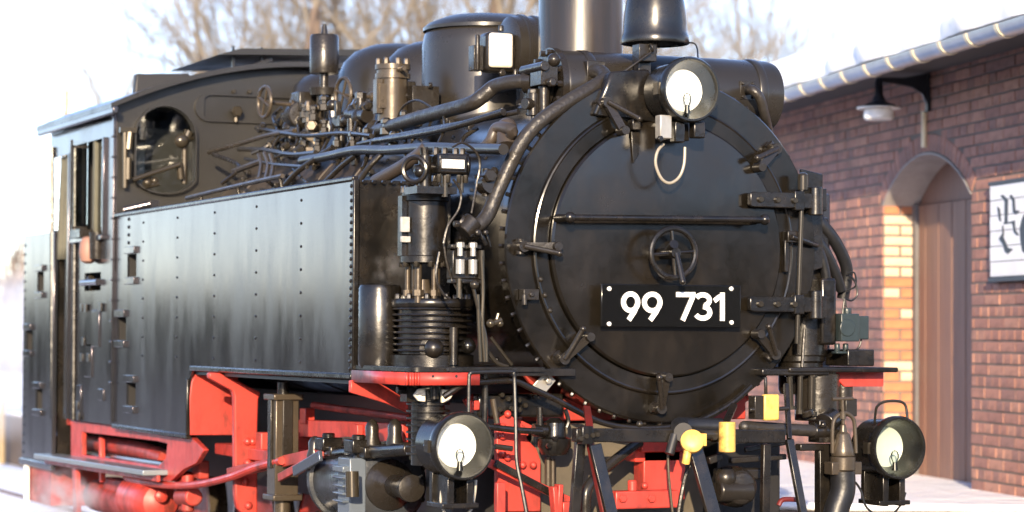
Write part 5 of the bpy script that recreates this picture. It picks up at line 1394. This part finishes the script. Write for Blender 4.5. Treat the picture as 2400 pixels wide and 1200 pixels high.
for i, c in enumerate(brick_cols):
    M['brick%d' % i] = mat('fired_brick_%d' % i, c, .8, var=.7, var_col=tuple(v * .6 for v in c), var_scale=9, bump=.6, bump_scale=50, grime=(.5, (.10, .07, .062), 3, (1, 1, 1)))
M['jamb_brick'] = mat('orange_jamb_brick', (.42, .15, .075), .8, var=.6, var_col=(.52, .26, .12), var_scale=6, bump=.4, bump_scale=50)
M['jamb_pale'] = mat('pale_sunlit_brick', (.62, .50, .36), .85, var=.6, var_col=(.45, .28, .18), var_scale=7, bump=.4, bump_scale=50)  # pale brick whose colour also paints sunlight on the jamb
M['plaster'] = mat('grey_plaster', (.36, .33, .32), .9, var=.5, bump=.3)
M['wood'] = mat('brown_door_wood', (.22, .115, .078), .6, var=.7, var_col=(.14, .075, .056), var_scale=3, stretch=(6, 6, .5), bump=.3, bump_scale=12)
M['frame_grey'] = mat('grey_door_frame', (.13, .12, .12), .6, var=.5)
M['lampblack'] = mat('lamp_iron_paint', (.015, .018, .028), .4)
M['opal'] = mat('opal_glass', (.78, .76, .72), .25)
M['board'] = mat('white_sign_board', (.88, .88, .88), .55, var=.2, var_scale=4)
M['ink'] = mat('black_sign_paint', (.02, .022, .03), .5)
M['bark'] = mat('winter_bark', (.16, .115, .085), .9, var=.7, var_col=(.08, .065, .055), var_scale=3)
M['twig'] = mat('winter_twig', (.22, .185, .138), .9, var=.7, var_col=(.125, .118, .108), var_scale=.6)
M['hedge'] = mat('hedge_twig', (.26, .21, .17), .9, var=.6, var_col=(.15, .13, .115), var_scale=.5)
M['evergreen'] = mat('evergreen_leaf', (.012, .018, .010), .8)  # very dark so the unseen hedge and wood reflect as dark bands
M['pole'] = mat('weathered_pole', (.42, .32, .18), .8, var=.5)
M['rail'] = mat('rusty_rail', (.16, .09, .06), .5, metal=.5)
M['stone'] = mat('platform_stone', (.16, .12, .09), .9, var=.7, var_scale=4, bump=.5)

# ground, track bed, rails
g = MB(); S = 900
g.add([(-S, -S, -.14), (S, -S, -.14), (S, S, -.14), (-S, S, -.14)], [(0, 1, 2, 3)])
tag(g.build('ground', 'ground', angle=0), kind='structure')
g = MB()
g.add([(-4.5, 7.6, -.136), (2.0, 7.6, -.136), (40, 90, -.136), (-4.5, 90, -.136)], [(0, 1, 2, 3)])
tag(g.build('snow_field', 'snow', angle=0), kind='structure')
g = MB(); g.prism([(-3.4, -.13), (-2.6, -.04), (1.5, -.04), (1.9, -.13)], [], (0, -60, 0), (1, 0, 0), (0, 0, 1), (0, 1, 0), 67.6)
tag(g.build('track_bed', 'ballast', angle=0), kind='structure')
g = MB(); g.prism([(-3.4, -.13), (-2.6, -.035), (1.5, -.035), (1.9, -.13)], [], (0, 7.6, 0), (1, 0, 0), (0, 0, 1), (0, 1, 0), 90)
tag(g.build('snowy_track_bed', 'snow', angle=0), kind='structure')
for s in (-1, 1):
    g = MB(); g.prism([(-.05, -.12), (.05, -.12), (.045, -.105), (.012, -.09), (.012, -.03), (.03, -.02), (.03, 0), (-.03, 0), (-.03, -.02), (-.012, -.03), (-.012, -.09), (-.045, -.105)], [], (s * .40, -60, -.015), (1, 0, 0), (0, 0, 1), (0, 1, 0), 160)
    tag(g.build('rail', 'rail'), kind='structure')
# platform with snow
PT = 0.530
poly = [(2.0, 4.15), (2.9, 3.70), (3.083, 3.558), (4.017, 3.123), (4.2, 3.02), (3.72, .7), (3.6, .1), (12, -1.6), (16, 40), (3.0, 60), (2.0, 60)]
g = MB(); g.prism(poly, [], (0, 0, -.13), (1, 0, 0), (0, 1, 0), (0, 0, 1), PT + .13 - .05)
plat_o = tag(g.build('station_platform', 'stone', angle=20), kind='structure')
g = MB()
nx, ny = 60, 70
def plat_in(x, y):
    c = False; n = len(poly)
    for i in range(n):
        (x1, y1), (x2, y2) = poly[i], poly[(i + 1) % n]
        if (y1 > y) != (y2 > y) and x < (x2 - x1) * (y - y1) / (y2 - y1) + x1:
            c = not c
    return c
g.prism([(p[0] * 1.0, p[1]) for p in poly], [], (0, 0, PT - .048), (1, 0, 0), (0, 1, 0), (0, 0, 1), .045)
tag(g.build('platform_snow', 'snow', angle=20, bevel=.02), kind='structure')

# ------------------------------------------------------------------ station building
BLD = empty('station_building', (4.590, 4.388, 0.000), R(-102.05))
tag(BLD, 'red brick station building with arched door and zinc gutter', 'building')
DX0, DX1, DEP = -2.0, -.24, .20
DC = (DX0 + DX1) / 2; HW = (DX1 - DX0) / 2
AR = 1.35; AZ = 2.84 - AR
SPR = AZ + math.sqrt(AR ** 2 - HW ** 2)
BZ = PT - .02
XL, XR, ZT = -6.5, 3.6, 3.45
arcpts = []
t1 = math.degrees(math.acos(HW / AR))
for i in range(15):
    t = t1 + (180 - 2 * t1) * i / 14
    arcpts.append((DC + AR * math.cos(R(t)), AZ + AR * math.sin(R(t))))
outline = [(XL, BZ), (DX0, BZ)] + list(reversed(arcpts)) + [(DX1, BZ), (XR, BZ), (XR, ZT), (XL, ZT)]
g = MB(); g.prism(outline, [], (0, 0, 0), (1, 0, 0), (0, 0, 1), (0, 1, 0), .42)
wall = g.build('wall', 'mortar', BLD, angle=20)
# soffit plaster of the arch and grey trim round it
g = MB()
for i in range(14):
    (x0, z0), (x1, z1) = arcpts[i], arcpts[i + 1]
    f0, f1 = (AR - .012) / AR, (AR - .012) / AR
    a0 = (DC + (x0 - DC) * f0, AZ + (z0 - AZ) * f0); a1 = (DC + (x1 - DC) * f1, AZ + (z1 - AZ) * f1)
    g.add([(x0, -.012, z0), (x1, -.012, z1), (x1, .40, z1), (x0, .40, z0), (a0[0], -.012, a0[1]), (a1[0], -.012, a1[1]), (a1[0], .40, a1[1]), (a0[0], .40, a0[1])],
          [(4, 5, 6, 7), (0, 1, 5, 4), (2, 3, 7, 6)])
g.build('arch_soffit', 'plaster', wall, angle=50)
# bricks: individual where they show largest (nearest), the far ones joined
CH = .077
base_meshes = {}
def brick_mesh(w, h, key):
    if key in base_meshes:
        return base_meshes[key]
    m = MB(); e = .004
    hw, hh, d = w / 2, h / 2, .03
    vs = [(-hw, d, -hh), (hw, d, -hh), (hw, d, hh), (-hw, d, hh), (-hw, e - .007, -hh), (hw, e - .007, -hh), (hw, e - .007, hh), (-hw, e - .007, hh), (-hw + e, -.007, -hh + e), (hw - e, -.007, -hh + e), (hw - e, -.007, hh - e), (-hw + e, -.007, hh - e)]
    fs = [(8, 9, 10, 11), (4, 5, 9, 8), (5, 6, 10, 9), (6, 7, 11, 10), (7, 4, 8, 11), (0, 1, 5, 4), (1, 2, 6, 5), (2, 3, 7, 6), (3, 0, 4, 7)]
    me = bpy.data.meshes.new('brick'); me.from_pydata(vs, [], fs)
    me.materials.append(M['brick0'])
    base_meshes[key] = me
    return me
rb = random.Random(11)
cands = []
k = 0
z = BZ + .045
while z < 3.62:
    header = (k % 2 == 1)
    x = XL + (0.0 if k % 4 < 2 else .065)
    step = .13 if header else .26
    while x < XR - .05:
        a, b = x + .005, x + step - .005
        # opening at this height
        if z < SPR:
            o0, o1 = DX0, DX1
        elif z < AZ + AR + .135:
            hwz = math.sqrt(max((AR + .135) ** 2 - (z - AZ) ** 2, 0)); o0, o1 = DC - min(hwz, HW + .07), DC + min(hwz, HW + .07)
        else:
            o0, o1 = 9, 9
        segs = [(a, b)]
        if o0 < 8:
            segs = []
            if a < o0: segs.append((a, min(b, o0)))
            if b > o1: segs.append((max(a, o1), b))
        for s0, s1 in segs:
            if s1 - s0 > .03:
                cands.append(((s0 + s1) / 2, z, s1 - s0))
        x += step
    z += CH; k += 1
# those seen by the photograph and nearest to it come first
vis = [c for c in cands if -4.75 < c[0] < 1.0]
vis.sort(key=lambda c: -c[0])
first, rest = vis[:250], vis[250:]
rest += [c for c in cands if not (-4.75 < c[0] < 1.0)]
def brick_color(x, z):
    r = rb.random()
    return rb.choice((0, 0, 1, 1, 2, 3, 4, 5)) if r < .9 else 4
for (x, z, w) in first:
    key = round(w, 2)
    me = brick_mesh(key, .064, key)
    o = bpy.data.objects.new('brick', me); COL.objects.link(o)
    o.parent = wall; o.location = (x, rb.uniform(-.003, .004), z)
    o.material_slots[0].link = 'OBJECT'
    o.material_slots[0].material = M['brick%d' % brick_color(x, z)]
for ci in range(6):
    pass
jm = [MB() for _ in range(6)]
for (x, z, w) in rest:
    me = brick_mesh(round(w, 2), .064, round(w, 2)); yo = rb.uniform(-.003, .004)
    jm[brick_color(x, z)].add([(v.co.x + x, v.co.y + yo, v.co.z + z) for v in me.vertices], [tuple(p.vertices) for p in me.polygons])
allm = MB(); mats = []
nf = []
for i, m in enumerate(jm):
    nf += [i] * len(m.f); allm.add(m.v, m.f)
me = bpy.data.meshes.new('brickwork'); me.from_pydata(allm.v, [], allm.f)
for i in range(6): me.materials.append(M['brick%d' % i])
me.polygons.foreach_set('material_index', nf)
o = bpy.data.objects.new('brickwork', me); COL.objects.link(o); o.parent = wall; tag(o, kind='stuff')
# voussoirs: bricks on end round the arch
for i in range(26):
    t = t1 + (180 - 2 * t1) * (i + .5) / 26
    me = brick_mesh(.068, .12, 'v')
    o = bpy.data.objects.new('arch_brick', me); COL.objects.link(o); o.parent = wall
    o.location = (DC + (AR + .068) * math.cos(R(t)), rb.uniform(-.003, .003), AZ + (AR + .068) * math.sin(R(t)))
    o.rotation_euler = (0, R(90 - t), 0)
    o.material_slots[0].link = 'OBJECT'; o.material_slots[0].material = M['brick%d' % rb.choice((0, 1, 5, 3))]
# bricks in the left reveal of the door
z = BZ + .045; k = 0
while z < SPR - .02:
    ws = [(.0, .25)] if k % 2 == 0 else [(.0, .12), (.13, .25)]
    for a, b in ws:
        me = brick_mesh(round(b - a, 2) - .008, .062, ('j', round(b - a, 2)))
        o = bpy.data.objects.new('jamb_brick', me); COL.objects.link(o); o.parent = wall
        o.location = (DX0 + .001, (a + b) / 2 + .004, z); o.rotation_euler = (0, 0, R(90))
        o.material_slots[0].link = 'OBJECT'; o.material_slots[0].material = M['jamb_brick'] if (rb.random() < .6 and z < 1.95) or rb.random() < .15 else M['jamb_pale']  # more pale bricks higher up, painting in the sunlit jamb
    z += CH; k += 1
# door: frame and planks
g = MB()
g.box((DX0 + .04, DEP + .06, (BZ + SPR) / 2), (.08, .08, SPR - BZ)); g.box((DX1 - .04, DEP + .06, (BZ + SPR) / 2), (.08, .08, SPR - BZ))
dframe = g.build('door', 'frame_grey', BLD, bevel=.006)
npl = 12
for i in range(npl):
    w = (2 * HW - .16) / npl
    g = MB(); g.box((DX0 + .08 + w * (i + .5), DEP + .065 + (.004 if i % 2 else 0), (BZ + SPR) / 2), (w - .0025, .04, SPR - BZ - .01)); g.build('plank', 'wood', dframe, bevel=.004)
g = MB()
g.prism([(p[0], p[1]) for p in arcpts] , [], (0, DEP + .07, 0), (1, 0, 0), (0, 0, 1), (0, 1, 0), .03); g.build('arch_panel', 'wood', dframe)
# eave: boards, gutter, straps, snowy roof
OV = -.65
gz = (0.230, 3.347)[1]
g = MB(); g.prism([(OV + .06, gz + .05), (.42, gz + .05), (.42, gz + .16), (OV + .06, gz + .12)], [], (XL - .3, 0, 0), (0, 1, 0), (0, 0, 1), (1, 0, 0), XR - XL + .6)
roofo = g.build('roof', 'tile', BLD, angle=20)
g = MB(); ry0, rz0 = OV - .02, gz + .125
ns = 90; prev = None
for i in range(ns + 1):
    x = XL - .3 + (XR - XL + .6) * i / ns
    ov = .03 * math.sin(x * 3.1) + .02 * math.sin(x * 7.7 + 1) + .012 * math.sin(x * 17)
    th = .10 + .025 * math.sin(x * 2.3 + 2) + .015 * math.sin(x * 9.1)
    base_i = len(g.v)
    for (yy, zz) in ((ry0 + .06, rz0 - .07), (ry0 + .0 + ov * .5, rz0 - .075), (ry0 - .02 + ov, rz0 + th * .3), (ry0 + .01 + ov, rz0 + th * .85), (ry0 + .10, rz0 + th + .04), (4.5, rz0 + 4.5 * .42 + th), (4.5, rz0 + 4.5 * .42)):
        g.v.append((x, yy, zz))
    if prev is not None:
        for k in range(7):
            g.f.append((prev + k, prev + (k + 1) % 7, base_i + (k + 1) % 7, base_i + k))
    else:
        g.f.append(tuple(range(base_i, base_i + 7)))
    prev = base_i
g.f.append(tuple(range(prev, prev + 7)))
g.build('roof_snow', 'roofsnow', roofo, angle=60)
g = MB()
prof = [(OV + .075 * math.cos(R(a)), gz + .02 + .075 * math.sin(R(a))) for a in range(180, 361, 15)] + [(OV + .068 * math.cos(R(a)), gz + .02 + .068 * math.sin(R(a))) for a in range(360, 179, -15)]
g.prism(prof, [], (XL - .3, 0, 0), (0, 1, 0), (0, 0, 1), (1, 0, 0), XR - XL + .6)
gut = g.build('gutter', 'zinc', BLD, angle=40)
for x in ((-2.224, 3.351)[0], (-1.774, 3.350)[0], (-1.306, 3.349)[0], (-0.842, 3.352)[0], (-0.366, 3.351)[0], (0.093, 3.353)[0], (0.567, 3.353)[0], (1.038, 3.353)[0], (1.489, 3.355)[0], (1.968, 3.356)[0]):
    g = MB()
    prof = [(OV + .081 * math.cos(R(a)), gz + .02 + .081 * math.sin(R(a))) for a in range(180, 361, 15)] + [(OV + .076 * math.cos(R(a)), gz + .02 + .076 * math.sin(R(a))) for a in range(360, 179, -15)]
    g.prism(prof, [], (x - .025, 0, 0), (0, 1, 0), (0, 0, 1), (1, 0, 0), .05); g.build('gutter_strap', 'tie', gut, angle=40)
g = MB(); q = (-1.101, 3.014); g.cyl((q[0], -.02, (-1.100, 2.857)[1] + .02), (q[0], -.02, (-1.101, 3.129)[1]), .02, n=10); g.build('conduit', 'tie', BLD)
g = MB(); g.box(((XL + XR) / 2, 3.0, 2.0), (XR - XL, .3, 3.2)); g.build('wall', 'brick2', BLD)
g = MB(); g.box((XR - .1, 1.64, 2.0), (.2, 2.42, 3.2)); g.build('end_wall', 'brick2', BLD)
g = MB(); g.box((XL + .1, 1.64, 2.0), (.2, 2.42, 3.2)); g.build('end_wall', 'brick2', BLD)

# wall lamp on a curved bracket
def wl(x, y, z):
    c, s = math.cos(R(-102.05)), math.sin(R(-102.05)); o = (4.590, 4.388, 0.000)
    return V(o[0] + c * x - s * y, o[1] + s * x + c * y, z)
LX = -1.03; z0, z1 = (-1.033, 3.123)[1], (-1.034, 3.394)[1]
LYo = -.38
WL = empty('wall_lamp', wl(LX, 0, z0 + .1), R(-102.05))
tag(WL, 'black swan-neck wall lamp with white glass above the arched door', 'wall lamp')
g = MB(); hgt = z1 - z0; ob = -.1
g.box((0, -.015, ob + hgt / 2), (.05, .03, hgt))
g.prism([(-.02, ob + hgt), (-.02, ob + hgt * .1), (-.06, ob + hgt * .45), (-.14, ob + hgt * .62), (-.26, ob + hgt * .70), (LYo, ob + hgt * .74), (LYo, ob + hgt * .86), (-.2, ob + hgt * .86)], [], (-.012, 0, 0), (0, 1, 0), (0, 0, 1), (1, 0, 0), .024)
zs = 3.135 - (z0 + .1)
g.lathe([(.02, ob + hgt * .84), (.028, ob + hgt * .7), (.028, zs + .10), (.04, zs + .08), (.05, zs + .05), (.15, zs + .012)], (0, LYo, 0), (0, 0, 1), 28, caps=False)
g.build('bracket', 'lampblack', WL, angle=35)
g = MB(); g.lathe([(.05, zs + .045), (.155, zs + .008), (.155, zs), (.05, zs + .03)], (0, LYo, 0), (0, 0, 1), 32, caps=False); g.build('shade', 'opal', WL)
g = MB(); g.lathe([(.09, zs + .004), (.105, zs - .02), (.105, zs - .065), (.09, zs - .08), (.001, zs - .085)], (0, LYo, 0), (0, 0, 1), 28, caps=False); g.build('glass_bowl', 'opal', WL)

# name board
SX0, SX1 = (0.201, 2.241)[0], 2.3
SZ1, SZ0 = (0.201, 2.532)[1], (0.201, 1.934)[1]
SG = empty('name_board', wl(SX0, 0, SZ0), R(-102.05))
tag(SG, 'white plank name board with black blackletter writing on the brick wall', 'sign')
npk = 6; hp_ = (SZ1 - SZ0) / npk
for i in range(npk):
    g = MB(); g.box(((SX1 - SX0) / 2, -.036 - (.002 if i % 2 else 0), hp_ * (i + .5)), (SX1 - SX0, .025, hp_ - .004)); g.build('plank', 'board', SG, bevel=.002)
g = MB(); g.box(((SX1 - SX0) / 2, -.034, SZ1 - SZ0 + .012), (SX1 - SX0 + .03, .05, .024)); g.box(((SX1 - SX0) / 2, -.034, -.016), (SX1 - SX0 + .03, .05, .032)); g.build('frame', 'ink', SG, bevel=.003)
for letter in ([[(0.399, 2.454), (0.435, 2.458), (0.495, 2.425), (0.492, 2.292), (0.506, 2.277), (0.452, 2.276), (0.452, 2.417)], [(0.550, 2.446), (0.580, 2.452), (0.615, 2.423), (0.626, 2.354), (0.671, 2.351), (0.671, 2.344), (0.629, 2.327), (0.594, 2.346), (0.587, 2.415)], [(0.460, 2.283), (0.601, 2.283), (0.601, 2.272), (0.460, 2.272)], [(0.587, 2.283), (0.622, 2.286), (0.633, 2.224), (0.671, 2.196), (0.650, 2.194), (0.612, 2.214)], [(0.337, 2.388), (0.366, 2.373), (0.388, 2.294), (0.359, 2.304)], [(0.384, 2.179), (0.424, 2.205), (0.452, 2.169), (0.495, 2.120), (0.559, 2.107), (0.495, 2.081), (0.459, 2.096), (0.434, 2.142)], [(0.417, 2.260), (0.431, 2.260), (0.434, 2.199), (0.420, 2.199)]],
               [[(0.768, 2.314), (0.740, 2.282), (0.720, 2.235), (0.726, 2.167), (0.747, 2.098), (0.781, 2.078), (0.836, 2.109), (0.795, 2.159), (0.782, 2.232), (0.802, 2.285), (0.850, 2.310)], [(0.795, 2.304), (0.864, 2.334), (0.931, 2.304), (0.904, 2.241), (0.795, 2.215), (0.795, 2.229), (0.864, 2.258), (0.864, 2.296)], [(0.768, 2.090), (0.823, 2.115), (0.931, 2.117), (0.863, 2.071)]]):
    g = MB()
    for i, pl in enumerate(letter):
        mx_ = sum(p[0] for p in pl) / len(pl); mz_ = sum(p[1] for p in pl) / len(pl)
        g.prism([(mx_ + (p[0] - mx_) * 1.35 - SX0, mz_ + (p[1] - mz_) * 1.06 - SZ0) for p in pl], [], (0, -.0492, 0), (1, 0, 0), (0, 0, 1), (0, -1, 0), .002 + .0004 * i)
    g.build('letter', 'ink', SG, angle=0)

# ------------------------------------------------------------------ bare winter trees
def bare_tree(base, height, seed, label, lean=(0, 0), spread=1.0, levels=5, bushy=False, stems=1):
    rr = random.Random(seed)
    tr, cr = MB(), MB()
    def grow(p, d, length, r, lv):
        segs = 3
        pts = [p]
        for i in range(segs):
            d = (d + V(rr.uniform(-1, 1), rr.uniform(-1, 1), rr.uniform(-.4, .7)) * (.16 if lv < 2 else .26)).normalized()
            pts.append(pts[-1] + d * length / segs)
        r1 = r * .62
        mb = tr if lv <= 1 else cr
        mb.tube(pts, (r, r1), 6 if lv <= 1 else (4 if lv == 2 else 3), 1, caps=False)
        if lv >= levels:
            return
        nb = rr.randint(3, 4) if lv < levels - 1 else rr.randint(3, 4)
        if lv == 0: nb = rr.randint(5, 7)
        for j in range(nb):
            t = rr.uniform(.35 if lv else .3, 1.0)
            q = pts[0].lerp(pts[-1], t) if lv else pts[min(int(t * segs), segs - 1)].lerp(pts[min(int(t * segs) + 1, segs)], t * segs % 1)
            a = rr.uniform(0, 2 * math.pi)
            x, y, _ = ortho(d)
            out = (x * math.cos(a) + y * math.sin(a))
            nd = (d * rr.uniform(.5, 1.0) + out * rr.uniform(.5, 1.0) * spread + V(0, 0, .18)).normalized()
            grow(q, nd, length * rr.uniform(.5, .74), r1 * rr.uniform(.45, .7), lv + 1)
        grow(pts[-1], d, length * rr.uniform(.6, .8), r1, lv + 1)
    for s in range(stems):
        off = V(rr.uniform(-.5, .5), rr.uniform(-.5, .5), 0) if stems > 1 else V(0, 0, 0)
        d = V(lean[0] + (rr.uniform(-.25, .25) if stems > 1 else 0), lean[1] + (rr.uniform(-.2, .2) if stems > 1 else 0), 1).normalized()
        grow(V(0, 0, -.15) + off, d, height * (.42 if stems == 1 else .38), height * (.015 if stems == 1 else .008), 0)
    t = empty('bare_tree', base)
    tag(t, label, 'tree', 'bare trees behind the locomotive')
    a = tr.build('trunk', 'bark', t, angle=60); b = cr.build('crown', 'twig', t, angle=60)
    return t
def gpt(p):      # drop a point to the ground
    return (p[0], p[1], -.14)
specs = [((8.451, 34.379, 2.140), 8.2, 'low reddish bare tree behind the cab roof, leaning left', (-.25, .0), 1.1, 1),
         ((8.674, 32.104, 2.119), 9.0, 'bare tree behind the cab roof, right of the leaning one', (-.10, 0), 1.0, 1),
         ((8.708, 29.911, 2.098), 11.0, 'dark-trunked bare tree rising behind the whistle', (.02, 0), .9, 1),
         ((10.774, 33.376, 2.154), 11.5, 'bare tree behind the rear boiler dome', (-.04, 0), 1.0, 1),
         ((10.828, 31.173, 2.133), 11.0, 'bare tree behind the middle boiler dome', (.05, 0), 1.0, 1),
         ((13.112, 34.544, 2.191), 12.0, 'tall bare tree behind the sand dome', (.0, 0), 1.0, 1),
         ((11.981, 29.586, 2.129), 11.5, 'bare tree just left of the chimney', (-.03, 0), .9, 1),
         ((13.795, 49.501, 2.349), 11.5, 'grey bare tree deep behind the cab roof', (-.1, 0), 1.0, 2),
         ((16.118, 52.854, 2.407), 13.0, 'grey bare tree deep behind the handwheels', (0, 0), 1.0, 2),
         ((15.116, 46.751, 2.335), 13.0, 'grey two-stemmed bare tree behind the rear dome', (0, 0), 1.0, 2),
         ((17.485, 50.085, 2.393), 13.5, 'far grey bare tree between the two rear domes', (0, 0), 1.0, 2),
         ((17.874, 47.739, 2.374), 13.5, 'far grey bare tree left of the sand dome', (0, 0), 1.0, 2),
         ((20.460, 50.979, 2.434), 14.0, 'far grey bare tree above the sand dome lid', (0, 0), 1.0, 2),
         ((19.155, 45.006, 2.360), 13.0, 'far grey bare tree half hidden by the chimney', (0, 0), 1.0, 2),
         ((23.378, 43.182, 2.386), 10.5, 'far bare tree beyond the golden many-stemmed one', (0, 0), 1.0, 3),
         ((15.473, 29.167, 2.161), 10.0, 'many-stemmed bare tree just right of the bell', (-.05, 0), .8, 5),
         ((17.072, 30.655, 2.193), 9.2, 'golden many-stemmed bare tree between bell and brick building', (.08, 0), .9, 7)]
for i, (p, h, lab, ln, sp, st_) in enumerate(specs):
    bare_tree(gpt(p), h, 100 + i * 7, lab, ln, sp, 5, stems=st_)

# hedgerow of bare bushes along the far side of the yard, running left out of frame
rr = random.Random(5)
fwd = V(0.396, 0.918, 0); rgt = V(0.918, -0.397, 0); cp = V(-5.003, -9.92, 0)
def thicket(m, c, hgt, wid, n, w0, w1, low):
    for j in range(n):
        a = rr.uniform(0, 6.283); q = c + V(math.cos(a), math.sin(a), 0) * wid * rr.random() ** .6
        zb = rr.uniform(-.2, hgt * .8) if j > low else -.2
        tip = q + V(rr.uniform(-.8, .8), rr.uniform(-.8, .8), 0); ln = rr.uniform(1.0, 3.0)
        sd = V(rr.uniform(-1, 1), rr.uniform(-1, 1), rr.uniform(-.3, .3)).normalized() * rr.uniform(w0, w1)
        b0 = V(q.x, q.y, zb); b1 = V(tip.x, tip.y, min(zb + ln, hgt))
        m.add([b0 - sd, b0 + sd, b1], [(0, 1, 2)])
hm, em = MB(), MB()
for i in range(150):
    az = -7 - 62 * i / 150; dist = rr.uniform(74, 86)
    c = cp + (fwd * math.cos(R(az)) + rgt * math.sin(R(az))) * dist
    if az > -17:
        thicket(hm, c, rr.uniform(3.2, 4.8), rr.uniform(1.0, 1.9), 130, .03, .09, 30)
    else:
        thicket(em, c, rr.uniform(1.9, 3.3), rr.uniform(1.0, 1.9), 240, .06, .16, 60)  # outside the frame: made dark and low for the tank's reflection
tag(hm.build('hedgerow', 'hedge', angle=0), 'pale brown bare bushes far behind at the left edge', 'hedge', kind='stuff')
tag(em.build('unseen_hedge', 'evergreen', angle=0), 'dark evergreen hedge out of view on the left, shaped for the tank reflection', 'hedge', kind='stuff')

# woodland added behind the camera, unseen, to keep the smokebox reflection dark
wm = MB()
for i in range(240):
    az = R(95 + 170 * i / 240); dist = rr.uniform(58, 76)
    thicket(wm, cp + (fwd * math.cos(az) + rgt * math.sin(az)) * dist, rr.uniform(6.5, 9.5), rr.uniform(1.6, 2.8), 170, .06, .22, 30)
tag(wm.build('unseen_woodland', 'evergreen', angle=0), 'unseen dark wood added behind the camera for dark reflections', 'wood', kind='stuff')

# poles at the far left
def pole(p, h, r, label, arm=False):
    t = empty('utility_pole', gpt(p)); tag(t, label, 'pole')
    g = MB(); g.lathe([(r * 1.15, 0), (r, h * .6), (r * .85, h), (r * .3, h + r * .6)], (0, 0, 0), (0, 0, 1), 14); g.build('post', 'pole', t)
    if arm:
        g = MB(); g.tube([(0, 0, h - .2), (.3, -.1, h + .05), (.9, -.3, h + .1)], .05, 8); g.lathe([(.05, .05), (.2, 0), (.22, -.06), (.05, -.08)], (.95, -.32, h + .08), (0, 0, 1), 14); g.build('lamp_arm', 'zinc', t)
    return t
pole((8.686, 47.350, 2.273), 5.46 + 1.55 + .14, .075, 'sunlit wooden pole standing behind the cab roof')
pole((16.125, 84.443, 2.725), 4.75 + 1.55 + .14, .06, 'thin lamp post at the far left edge', True)
g = MB(); q = V(1.859, 22.013, 0.799)
sb_ = empty('signal_box', (q.x, q.y, -.14)); tag(sb_, 'small white box on a post at the left edge', 'box')
g.box((0, 0, q.z + .14), (.24, .2, .27)); g.build('cabinet', 'white', sb_, bevel=.03)
g = MB(); g.cyl((0, 0, 0), (0, 0, q.z + .02), .04, n=12); g.build('post', 'pole', sb_)

# ------------------------------------------------------------------ drifting steam
scene.cycles.volume_bounces = 4
scene.cycles.max_bounces = 12
def steam_mat(name, dens, scale):
    m = bpy.data.materials.new(name); m.use_nodes = True
    n, l = m.node_tree.nodes, m.node_tree.links
    n.remove(n['Principled BSDF'])
    pv = n.new('ShaderNodeVolumePrincipled')
    pv.inputs['Color'].default_value = (.96, .96, .97, 1)
    pv.inputs['Anisotropy'].default_value = .2
    tc = n.new('ShaderNodeTexCoord')
    ln = n.new('ShaderNodeVectorMath'); ln.operation = 'LENGTH'
    l.new(tc.outputs['Object'], ln.inputs[0])
    fo = n.new('ShaderNodeMapRange'); fo.inputs[1].default_value = .25; fo.inputs[2].default_value = 1.0; fo.inputs[3].default_value = 1.0; fo.inputs[4].default_value = 0.0
    l.new(ln.outputs['Value'], fo.inputs[0])
    ns_ = n.new('ShaderNodeTexNoise'); ns_.inputs['Scale'].default_value = scale; ns_.inputs['Detail'].default_value = 3
    l.new(tc.outputs['Object'], ns_.inputs['Vector'])
    nr = n.new('ShaderNodeMapRange'); nr.inputs[1].default_value = .42; nr.inputs[2].default_value = .7
    l.new(ns_.outputs['Fac'], nr.inputs[0])
    mu = n.new('ShaderNodeMath'); mu.operation = 'MULTIPLY'
    l.new(fo.outputs[0], mu.inputs[0]); l.new(nr.outputs[0], mu.inputs[1])
    m2 = n.new('ShaderNodeMath'); m2.operation = 'MULTIPLY'; m2.inputs[1].default_value = dens
    l.new(mu.outputs[0], m2.inputs[0]); l.new(m2.outputs[0], pv.inputs['Density'])
    l.new(pv.outputs[0], n['Material Output'].inputs['Volume'])
    return m
def steam(loc, size, dens, scale, label):
    g = MB(); g.ball((0, 0, 0), 1.0, 20)
    o = g.build('steam_wisp', steam_mat('steam_vapour', dens, scale)); o.location = loc; o.scale = size
    tag(o, label, 'steam', kind='stuff')
steam((-1.450, 4.900, 0.553), (.20, .6, .22), 6.0, 2.2, 'white steam drifting low beside the red underframe')
steam((-1.050, 0.711, 1.814), (.10, .20, .14), 9.0, 2.0, 'thin steam wisp beside the air pump')
steam((0.754, 17.021, 1.434), (1.6, 2.5, 1.1), 1.7, 1.8, 'bank of white steam behind the coal bunker at the left edge')
